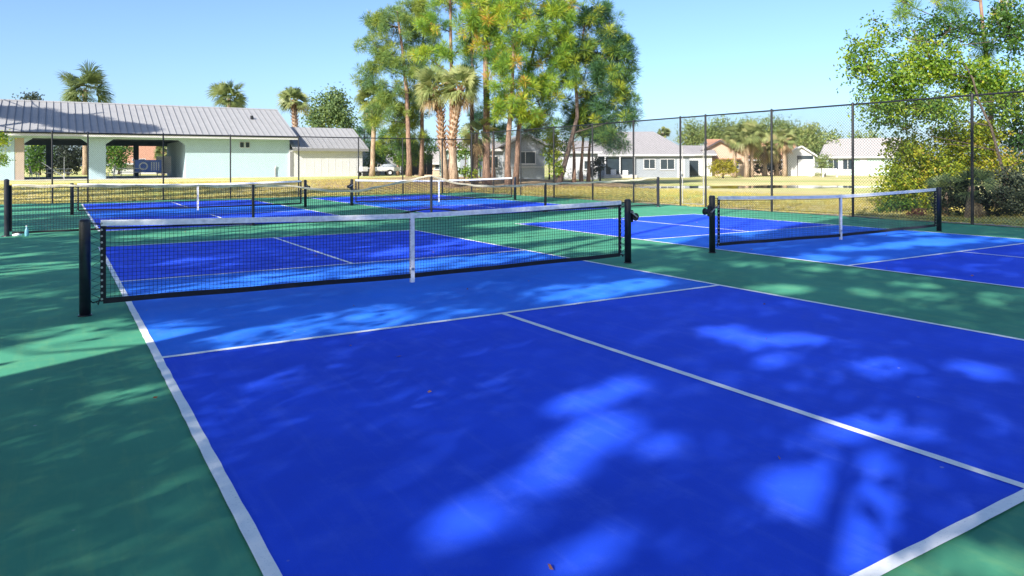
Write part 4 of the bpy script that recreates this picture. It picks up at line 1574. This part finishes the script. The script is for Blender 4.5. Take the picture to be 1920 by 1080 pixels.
broad("round-topped green tree behind the storage building", [(618, 325), (618, 270), (618, 215)], 82, 0.3,
      [(618, 202, 38, 32), (596, 224, 24, 20), (642, 222, 26, 24), (628, 186, 24, 16), (655, 242, 16, 14)], 'farleaf', 0.30, group="far broadleaf trees", clump=0.5, tintm=0.2, cover=2.6)
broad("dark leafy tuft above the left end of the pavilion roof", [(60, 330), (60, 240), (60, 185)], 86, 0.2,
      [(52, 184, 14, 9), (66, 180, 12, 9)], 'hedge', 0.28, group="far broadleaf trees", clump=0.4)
for i, (px, py, rx, ry, nm) in enumerate((
        (1300, 248, 20, 24, "leftmost tree of the far treeline, beside the gate post"), (1352, 244, 28, 22, "far tree right behind the terracotta gable"),
        (1408, 250, 32, 24, "far tree behind the two palms by the terracotta roof"), (1448, 240, 26, 20, "far tree with the highest grey-green top"),
        (1485, 246, 26, 22, "far tree left of the red roof peak"), (1522, 250, 16, 16, "dark far tree behind the red roof peak"),
        (1550, 272, 24, 24, "bright green tree between the shed and the mint house"))):
    D_ = 122 - 3 * i if i < 6 else 92
    broad(nm, [(px, 326), (px, 290), (px, py)], D_, 0.3, [(px, py, rx, ry), (px - rx * 0.6, py + ry * 0.5, rx * 0.7, ry * 0.6), (px + rx * 0.6, py + ry * 0.55, rx * 0.7, ry * 0.6), (px, py + ry, rx * 0.9, ry * 0.7)],
          'farleaf', 0.34, group="far broadleaf trees", clump=0.6, tintm=0.55)
for px, nm in ((1610, "left small treetop peeping over the mint house roof"), (1640, "right small treetop peeping over the mint house roof")):
    broad(nm, [(px, 326), (px, 290), (px, 256)], 130, 0.25, [(px, 258, 13, 8)], 'farleaf', 0.4, group="far broadleaf trees", clump=0.5)
broad("yellow-green round bush on the far bank in front of the terracotta house", [(1355, 328), (1355, 320), (1355, 312)], 76, 0.1,
      [(1355, 314, 22, 14), (1342, 320, 12, 8), (1370, 320, 10, 8)], 'yellowbush', 0.2, name="shrub", cat="shrub", group="shrubs on the far bank", clump=0.25)
broad("dark low hedge along the drive left of the shed", [(1445, 326), (1445, 320), (1445, 314)], 86, 0.1,
      [(1425, 314, 14, 10), (1448, 316, 16, 9), (1462, 312, 10, 10)], 'hedge', 0.22, name="shrub", cat="shrub", group="shrubs on the far bank", clump=0.3)
broad("leafy garden shrub in front of the mint house windows", [(1546, 326), (1546, 318), (1546, 305)], 80, 0.08,
      [(1546, 305, 12, 16), (1536, 316, 10, 8)], 'farleaf', 0.2, name="shrub", cat="shrub", group="shrubs on the far bank", clump=0.25)
broad("climbing shrub with yellow-green leaves left of the leaning pine", [(1040, 336), (1040, 300), (1040, 265)], 49, 0.09,
      [(1038, 262, 16, 16), (1036, 290, 18, 20), (1042, 315, 14, 18)], 'broad', 0.16, name="shrub", cat="shrub", group="shrubs below the pines", clump=0.18, tintm=0.75)
broad("low green shrub at the foot of the twin palms", [(872, 336), (872, 328), (872, 320)], 45.5, 0.05,
      [(868, 322, 14, 9), (884, 326, 12, 7)], 'broad', 0.14, name="shrub", cat="shrub", group="shrubs below the pines", clump=0.14, tintm=0.6)
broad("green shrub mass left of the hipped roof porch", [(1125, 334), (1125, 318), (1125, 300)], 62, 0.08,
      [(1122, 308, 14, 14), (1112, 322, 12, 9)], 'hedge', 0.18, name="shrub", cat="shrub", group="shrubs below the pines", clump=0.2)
for nm, D_, bl in (("leafy undergrowth behind the cream panel wall", 66, [(700, 300, 22, 20), (722, 288, 22, 18), (742, 304, 16, 16)]),
                   ("leafy undergrowth behind the dark board fence", 72, [(775, 292, 22, 20), (800, 270, 20, 18), (760, 270, 20, 20)]),
                   ("green thicket between the twin palms and the tallest pine", 60, [(872, 285, 14, 22), (880, 255, 16, 20), (898, 300, 10, 18)]),
                   ("bluish thicket right of the close pine pair", 66, [(1030, 262, 20, 16), (1062, 270, 16, 18), (945, 262, 14, 16)])):
    broad(nm, [(bl[0][0], 332), (bl[0][0], 315), (bl[0][0], bl[0][1])], D_, 0.08, bl, 'broad', 0.2, name="shrub", cat="shrub", group="shrubs below the pines", clump=0.25, tintm=0.35, cover=1.3)
# seen through the pavilion
for i, (px, py, rx, ry, nm) in enumerate(((75, 285, 26, 26, "lit leafy tree seen through the left bay of the pavilion"), (128, 288, 40, 30, "dark tree mass filling the left bay of the pavilion"),
                                          (222, 280, 26, 22, "leafy tree at the left side of the right pavilion bay"))):
    broad(nm, [(px, 330), (px, 312), (px, py)], 74 + i, 0.12, [(px, py, rx, ry), (px - 8, py + 22, rx * 0.9, 14)], 'hedge' if i == 1 else 'broad', 0.24, group="trees seen through the pavilion", clump=0.35, tintm=0.3)
palm("small palm seen through the right bay of the pavilion", [(306, 330), (306, 305), (306, 286)], 72, 22, 0.16, 22)

# ---- tree beyond the left edge of the picture; its shadow falls on the pavilion roof
pine("tall pine at the left edge of the picture in front of the pavilion", [(-230, 350), (-225, 150), (-222, -60)], 44, 0.28,
     [(-194, 20, 70, 30), (-120, 28, 56, 26), (-270, 16, 70, 30), (-330, 26, 50, 26), (-160, 46, 50, 18), (-240, -20, 60, 24, 5), (-310, -10, 60, 24, 5), (-215, 70, 46, 16, -2), (-90, 12, 34, 18), (-380, 40, 40, 24)],
     mat='pine_dark', dens=4.0, pr=0.5)
broad("leafy bush at the left edge of the picture by the pavilion wall", [(-12, 345), (-10, 310), (-6, 270)], 46, 0.06,
      [(-4, 262, 20, 24), (0, 296, 14, 18)], 'broad', 0.14, name="shrub", cat="shrub", tintm=0.7, clump=0.15, cover=1.4)

# ---- right foreground, beyond the right-hand fence
broad("spreading green-leaved tree arching over the right-hand fence", [(1885, 425), (1880, 330), (1858, 240), (1822, 150), (1790, 90)], 22.5, 0.05,
      [(1625, 125, 42, 50, 0, 0.75), (1655, 75, 30, 26, 0, 0.45), (1690, 150, 52, 44), (1745, 120, 56, 44), (1705, 200, 56, 30), (1640, 200, 40, 30, 0, 0.6), (1780, 60, 52, 36, 0.8, 0.55, 0.15), (1825, 150, 44, 44, 0.5),
       (1892, 60, 36, 64, 0.6, 1.0, 0.25), (1890, 185, 40, 60, 0.3), (1912, 270, 26, 60, 1.0, 1.2, 0.1), (1765, 205, 46, 30), (1660, 232, 36, 14, 0, 0.5, 0.2), (1640, 40, 16, 14, 0, 0.25), (1600, 75, 10, 22, 0, 0.3), (1715, 60, 40, 24, 0.6, 0.4, 0.2), (1830, 60, 30, 30, 1.2, 0.4, 0.2)],
      'broad', 0.11, clump=0.16, tintm=0.55, cover=2.3, bark='limb', group=None)
pine("pine with sunlit orange trunk inside the right-hand tree", [(1868, 420), (1866, 320), (1858, 200), (1845, 70), (1836, -60)], 24.5, 0.13,
     [(1757, 150, 26, 18, -0.5), (1722, 84, 16, 12), (1845, 112, 30, 26), (1700, 26, 28, 12), (1790, 20, 22, 22), (1830, 160, 26, 14), (1690, 4, 20, 8), (1880, 20, 22, 22), (1768, -20, 50, 24), (1870, 165, 22, 16)],
     mat='pine', pr=0.34, k=150, W=0.014, dens=0.8, tintm=0.55, group=None)
broad("big yellow-olive shrub leaning on the right-hand fence", [(1735, 408), (1732, 380), (1735, 330), (1745, 280)], 23.5, 0.06,
      [(1700, 285, 44, 30), (1748, 312, 46, 38), (1682, 335, 36, 34), (1722, 362, 44, 34), (1792, 262, 46, 36), (1660, 372, 22, 20, 0, 0.8), (1840, 262, 36, 40), (1862, 310, 38, 34, 0, 1, 0.8), (1690, 245, 24, 14, 0, 0.4), (1800, 320, 34, 30, 0.4)],
      'olive', 0.11, name="shrub", cat="shrub", clump=0.15, cover=2.4, tintm=0.5, tint_sd=0.22)
broad("low olive bush below the big shrub, behind the right net", [(1690, 408), (1690, 400), (1690, 385)], 22.2, 0.05,
      [(1680, 388, 34, 18), (1720, 392, 30, 14), (1655, 395, 16, 10)], 'broad', 0.09, name="shrub", cat="shrub", clump=0.1, cover=1.6, tintm=0.35)
broad("dry reddish fern patch behind the right net post", [(1708, 414), (1708, 408), (1708, 404)], 20.8, 0.02,
      [(1704, 406, 26, 8), (1722, 400, 14, 6)], 'rust', 0.08, name="fern", cat="fern", clump=0.08, cover=1.2, trunk=False)
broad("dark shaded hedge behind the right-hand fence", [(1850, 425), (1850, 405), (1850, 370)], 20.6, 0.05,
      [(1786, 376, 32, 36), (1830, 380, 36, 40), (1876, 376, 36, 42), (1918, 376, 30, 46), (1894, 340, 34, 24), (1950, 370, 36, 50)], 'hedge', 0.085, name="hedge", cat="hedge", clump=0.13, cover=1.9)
palm("spiky saw palmetto behind the fence post on the right", [(1815, 424), (1815, 400), (1818, 352)], 19.9, 50, 0.09, 16, False, 2, name="saw_palmetto", nl=20, low=-0.1, tintm=0.12, W=0.028, group=None)
palm("small saw palmetto beside the right net post", [(1776, 420), (1776, 400), (1776, 362)], 20.6, 46, 0.07, 14, False, 2, name="saw_palmetto", nl=18, low=-0.1, tintm=0.12, W=0.026, group=None)

# ---- straw and fallen leaves along the fence, tufts of grass on the lawn
def scatter_grass(n, fn, size):
    P = fn(n)
    z = np.array([tz(x, y) for x, y in P])
    B = np.column_stack([P, z - 0.01])
    k = 5
    B = np.repeat(B, k, 0) + RNG.normal(size=(len(B) * k, 3)) * np.array([0.03, 0.03, 0])
    d = unit(RNG.normal(size=B.shape) * np.array([0.5, 0.5, 0.15]) + np.array([0, 0, 1.0]))
    return leaves(B, d, size * RNG.uniform(0.5, 1.2, len(B)), 0.016, 0.1, 0.3), np.clip(RNG.normal(0.5, 0.25, len(B)), 0, 1)


def edge_pts(n):
    a = np.column_stack([RNG.uniform(18.2, 30, n // 2) ** 1.0, RNG.uniform(-4, 30, n // 2)])
    b = np.column_stack([RNG.uniform(-8, 19, n - n // 2), RNG.uniform(25.7, 40, n - n // 2)])
    return np.concatenate([a, b])


Vg, Tg = scatter_grass(22000, edge_pts, 0.11)
o = quads_object("grass_blades", Vg, Tg, MT['grass'])
o["label"] = "short dormant straw coloured grass on the lawn outside the fences"
o["category"] = "grass"
o["kind"] = "stuff"
n = 260
P = np.column_stack([RNG.uniform(-6.5, 17.4, n), RNG.uniform(-7.5, 24, n), np.full(n, 0.012)])
edge = RNG.uniform(size=n) < 0.6
P[edge, 0] = 17.6 - np.abs(RNG.normal(size=edge.sum())) * 0.5
d = unit(RNG.normal(size=P.shape) * np.array([1, 1, 0.12]))
o = quads_object("fallen_leaves", leaves(P, d, RNG.uniform(0.02, 0.06, n), 0.018, 0.05), RNG.uniform(size=n), MT['rust'])
o["label"] = "few dry leaves and needles scattered on the court"
o["category"] = "leaf litter"
o["kind"] = "stuff"


# ================================================================== shade pines beside and behind the camera
# Tall pines on the sun side of the courts. Their crowns are thinned where sun flecks reach the court.
random.seed(5)
RNG = np.random.default_rng(77)
FLECKS = np.array([(-0.72, -1.55, 32.2, 0.74, 0.52, 1), (-0.48, -0.6, 8.4, 0.36, 0.17, 0.6), (-0.24, -3.02, 34.0, 0.25, 0.2, 0.35), (-1.15, 4.23, 28.3, 0.83, 0.52, 0.7), (-1.03, 1.78, 1.3, 0.45, 0.25, 0.35), (-1.39, 6.27, -7.2, 0.47, 0.34, 0.6), (-1.13, -0.62, -10.8, 0.3, 0.18, 0.3), (0.23, -1.15, 15.3, 0.21, 0.32, 0.75), (1.35, -1.64, 15.6, 1.05, 0.33, 0.55), (2.27, -1.84, 10.2, 0.71, 0.24, 0.55), (4.83, -1.63, 10.7, 0.94, 0.24, 0.95), (4.3, -1.27, -5.4, 0.43, 0.19, 0.5), (0.55, -3.2, 8.2, 0.22, 0.17, 0.4), (1.24, -2.77, 23.7, 0.25, 0.15, 0.15), (1.02, -5.52, 20.7, 0.36, 0.12, 0.8), (1.72, -5.19, 26.0, 0.43, 0.12, 0.8), (2.31, -4.6, 19.1, 0.38, 0.11, 0.75), (1.99, -5.42, -7.2, 0.07, 0.11, 0.6), (0.99, -6.09, 12.6, 0.15, 0.08, 0.65), (4.25, -4.02, -12.1, 0.16, 0.32, 0.85), (4.54, -4.34, -19.2, 0.24, 0.16, 0.75), (3.9, -4.69, -9.8, 0.15, 0.13, 0.5), (3.32, -4.85, -3.2, 0.11, 0.07, 0.35), (4.42, -5.19, -7.7, 0.2, 0.17, 0.55), (4.18, -5.59, 15.4, 0.46, 0.06, 0.35), (4.85, -5.62, -20.5, 0.09, 0.16, 0.75), (4.95, -5.79, -12.1, 0.09, 0.09, 0.4), (3.04, -5.9, -2.3, 0.33, 0.16, 0.9), (2.2, -6.16, -2.5, 0.16, 0.16, 0.95), (2.31, -6.38, -155.7, 0.49, 0.07, 0.9), (2.38, -6.22, 27.8, 0.44, 0.06, 0.85), (1.76, -6.7, -21.6, 0.09, 0.06, 0.5), (2.23, -6.91, -21.1, 0.09, 0.11, 1), (1.92, -6.75, -21.4, 0.11, 0.05, 0.6), (6.52, -2.69, -1.5, 0.28, 0.25, 0.8), (6.42, -0.82, -7.9, 0.18, 0.21, 0.5), (7.14, -3.35, -16.7, 0.12, 0.26, 0.6), (8.05, -3.31, -9.7, 0.25, 0.19, 0.5), (7.46, -3.86, -10.7, 0.38, 0.16, 0.55), (8.06, -4.3, -95.1, 0.18, 0.3, 0.45), (8.24, -1.92, -8.6, 0.24, 0.19, 0.6), (8.45, 0.82, -79.9, 0.33, 0.26, 0.6), (9.24, -1.17, 5.5, 0.46, 0.28, 0.85), (10.66, -0.77, 5.0, 0.43, 0.24, 0.6), (12.0, -0.88, 11.6, 0.66, 0.25, 0.85), (13.1, -0.97, 0.8, 0.89, 0.38, 1), (9.68, -1.74, 14.1, 0.7, 0.13, 0.5), (9.82, 0.02, 6.5, 0.49, 0.22, 0.4), (14.22, 0.31, -14.4, 0.7, 0.45, 0.7), (14.7, -1.31, -67.1, 0.36, 0.59, 0.6), (1.18, 3.93, 32.6, 0.65, 0.21, 0.5), (5.33, 3.34, 16.1, 1.74, 0.49, 0.6), (3.25, 1.39, 2.5, 2.7, 0.43, 0.75), (3.45, 9.15, 14.6, 2.87, 0.79, 0.8), (5.48, 9.16, 12.5, 2.4, 0.56, 0.6), (0.86, 8.61, 35.1, 0.84, 0.29, 0.4), (8.2, 4.29, 13.2, 2.37, 0.7, 0.9), (7.51, 2.29, 20.1, 1.62, 0.42, 0.95), (9.28, 7.16, 18.0, 1.58, 0.53, 0.9), (7.41, 1.53, 10.5, 0.57, 0.26, 0.9), (6.93, -4.13, -10.9, 0.19, 0.14, 0.3), (7.93, -1.24, -2.7, 0.27, 0.16, 0.3), (4.54, -4.55, 3.0, 0.22, 0.07, 0.2), (3.47, -5.98, -12.1, 0.12, 0.08, 0.25), (4.06, -5.1, -0.1, 0.12, 0.08, 0.25), (4.71, -3.09, 5.8, 0.21, 0.13, 0.2), (3.16, -6.35, -0.7, 0.12, 0.05, 0.2), (1.28, -3.75, 26.4, 0.27, 0.08, 0.12)])
SUNNY = [(9.0, 6.03), (8.66, 3.75), (8.29, 2.04), (8.49, 1.38), (9.56, 1.64), (10.89, 2.26), (11.08, 1.6), (13.84, 2.75), (17.58, 3.72), (20.0, 5.04), (22.01, 9.64), (18.63, 12.03), (13.28, 9.7), (10.42, 8.38)]
SD = np.array([math.sin(SUN_AZ), math.cos(SUN_AZ)])
SN = np.array([-SD[1], SD[0]])
KH = 1.0 / math.tan(SUN_EL)


def inside(P, poly):
    r = np.zeros(len(P), bool)
    n = len(poly)
    for i in range(n):
        x0, y0 = poly[i]
        x1, y1 = poly[(i + 1) % n]
        c = ((y0 > P[:, 1]) != (y1 > P[:, 1])) & (P[:, 0] < (x1 - x0) * (P[:, 1] - y0) / (y1 - y0 + 1e-12) + x0)
        r ^= c
    return r


def sines(P, seed, scale):
    rr = np.random.default_rng(seed)
    v = np.zeros(len(P))
    for i in range(9):
        k = rr.normal(size=2)
        k *= rr.uniform(0.5, 1.6) / (np.linalg.norm(k) + 1e-6) * scale
        v += np.sin(P @ k + rr.uniform(0, 6.28))
    return v / 3.0


def light_fraction(P):
    """How much open sky the crowns leave towards the sun above a ground point."""
    L = np.clip(0.01 + 0.05 * sines(P, 3, 1.6) + 0.05 * sines(P, 4, 3.4), 0.0, 0.14)
    for cx, cy, an, a, b, s in FLECKS:
        an = math.radians(an)
        dx, dy = P[:, 0] - cx, P[:, 1] - cy
        x = (dx * math.cos(an) + dy * math.sin(an)) / (a * 1.05 + 0.05)
        y = (-dx * math.sin(an) + dy * math.cos(an)) / (b * 1.05 + 0.035)
        q = (x ** 4 + y ** 4) ** 0.25
        L = np.maximum(L, min(1.0, s * 1.12) * np.clip((1.25 - q) / 0.45, 0, 1))
    # ragged leaf edges inside the flecks
    L = L * np.clip(1.0 + 0.25 * sines(P, 21, 9.0), 0.6, 1.0)
    L = np.maximum(L, 0.97 * inside(P, SUNNY))
    # looser, striped light over the far row of courts and the back lawn
    st = np.column_stack([P @ SD * 0.30, P @ SN * 1.9])
    far = np.clip((P[:, 1] - 8.0) / 3.0, 0, 1)
    L = np.maximum(L, far * np.clip(0.5 + 0.9 * sines(st, 5, 1.0), 0, 0.95))
    # beyond the flecks: open to the right of the far court
    L = np.maximum(L, np.clip((P[:, 0] - 19.0) / 2.0, 0, 1) * np.clip((P[:, 1] - 2.0) / 2.0, 0, 1) * 0.97)
    left = (P[:, 0] < -1.6) & (P[:, 1] < 8)
    L = np.where(left, np.maximum(L, np.clip(0.8 * sines(st, 9, 1.3) - 0.4, 0, 0.9)), L)
    return L


trees = []
for s_, n0 in ((-19.0, -18.2), (-9.5, -16.6)):
    for i in range(7):
        nn = n0 + i * 7.6 + random.uniform(-0.25, 0.25)
        p = SD * (s_ + random.uniform(-1.0, 1.0)) + SN * nn
        trees.append(p)
trees = np.array(trees)


def shade_samples(n, box, hlo, hhi, skip=None):
    P = np.column_stack([RNG.uniform(box[0], box[1], n), RNG.uniform(box[2], box[3], n)])
    keep = RNG.uniform(size=n) < (1.0 - light_fraction(P)) ** 2.1
    if skip:
        keep &= ~((P[:, 0] > skip[0]) & (P[:, 0] < skip[1]) & (P[:, 1] > skip[2]) & (P[:, 1] < skip[3]))
    P = P[keep]
    n = len(P)
    ok = np.zeros(n, bool)
    H = np.zeros(n)
    ID = np.zeros(n, int)
    for _ in range(26):
        todo = np.where(~ok)[0]
        if not len(todo):
            break
        h = RNG.uniform(hlo, hhi, len(todo))
        q = P[todo] - SD * (h * KH)[:, None]
        d2 = ((q[:, None, :] - trees[None]) ** 2).sum(-1)
        j = d2.argmin(1)
        rad = 4.6 * np.clip(1.15 - np.abs(h - 11.5) / 16.0, 0.45, 1.0)
        az = np.arctan2(q[:, 0] - CAM.x, q[:, 1] - CAM.y)
        vis = (az > -0.16) & (az < 1.35) & (np.hypot(q[:, 0] - CAM.x, q[:, 1] - CAM.y) > 0)
        elv = np.arctan2(h - CAM.z, np.hypot(q[:, 0] - CAM.x, q[:, 1] - CAM.y))
        good = (np.sqrt(d2.min(1)) < rad) & ~(vis & (elv < 0.36))
        ok[todo[good]] = True
        H[todo[good]] = h[good]
        ID[todo[good]] = j[good]
    P, H, ID = P[ok], H[ok], ID[ok]
    q = P - SD * (H * KH)[:, None]
    return np.column_stack([q, H]), ID


NEAR = (-3.0, 7.5, -8.5, 0.5)
CA, IA = shade_samples(56000, NEAR, 2.6, 14.0)      # fine foliage for the near court
CB, IB = shade_samples(80000, (-9.0, 22.0, -12.0, 10.0), 4.0, 20.0, NEAR)
CC_, IC = shade_samples(74000, (-9.0, 20.0, 9.0, 37.0), 5.0, 20.0)
for j, tp in enumerate(trees):
    g0 = tz(tp[0], tp[1])
    root = thing("pine_tree", "tall shade pine standing beside the courts on the sun side", "tree", (tp[0], tp[1], g0), 0, "shade pines beside the courts")
    o = np.array([tp[0], tp[1], g0])
    Vs = []
    for C, I, sz in ((CA, IA, 0.15), (CB, IB, 0.30), (CC_, IC, 0.34)):
        c = C[I == j]
        if not len(c):
            continue
        d = unit(RNG.normal(size=c.shape))
        L = sz * RNG.uniform(0.8, 1.25, len(c))
        Vs.append(leaves(c - d * (L / 2)[:, None], d, L, sz * 0.62))
    path = [Vector((0, 0, -0.1))] + [Vector((random.gauss(0, 0.05), random.gauss(0, 0.05), z)) for z in np.linspace(1.5, 19.5, 12)]
    mb = MB()
    mb.tube(path, [0.22] + list(0.04 + 0.14 * (1 - np.linspace(0, 1, 12)) ** 2), 9)
    mb.build("trunk", MT['pine_bark'], root, True)
    allc = np.concatenate([C[I == j] for C, I in ((CA, IA), (CB, IB), (CC_, IC))])
    if len(allc):
        for q in allc[RNG.integers(0, len(allc), 14)]:
            t = Vector(q - o)
            a = Vector((0, 0, max(3.0, t.z - 0.3 * math.hypot(t.x, t.y))))
            MB().tube([a, a.lerp(t, 0.5) + Vector((0, 0, -0.2)), t], [0.03, 0.022, 0.008], 6).build("limb", MT['limb'], root, True)
    if Vs:
        V = np.concatenate(Vs) - o
        quads_object("crown", V, RNG.uniform(0.1, 0.8, len(V)), MT['pine_dark'], root)


# the forked limb whose shadow lies across the near right of the court
def up_sun(x, y, h):
    return Vector((x - SD[0] * h * KH, y - SD[1] * h * KH, h))


fk = [up_sun(1.30, -6.79, 6.2), up_sun(1.62, -6.617, 6.5), up_sun(2.12, -6.35, 6.9), up_sun(2.825, -5.979, 7.3)]
jj = int(((trees - np.array([fk[1].x, fk[1].y])) ** 2).sum(-1).argmin())
mb = MB()
ta = Vector((trees[jj][0], trees[jj][1], 5.0))
mb.tube([ta, ta.lerp(fk[0], 0.5) + Vector((0, 0, -0.2))] + fk, [0.10, 0.09, 0.078, 0.072, 0.066, 0.055], 8)
mb.tube([fk[3], up_sun(2.76, -5.81, 7.6), up_sun(2.75, -5.6, 7.8)], [0.05, 0.036, 0.02], 6)
mb.tube([fk[3], up_sun(3.15, -6.01, 7.5), up_sun(3.6, -5.95, 7.8)], [0.05, 0.036, 0.02], 6)
roots = [ob for ob in bpy.data.objects if ob.get("group") == "shade pines beside the courts" and ob.parent is None]
rt = min(roots, key=lambda ob: (ob.location.x - ta.x) ** 2 + (ob.location.y - ta.y) ** 2)
mb.v = [(x - rt.location.x, y - rt.location.y, z - rt.location.z) for x, y, z in mb.v]
mb.build("forked_limb", MT['limb'], rt, True)
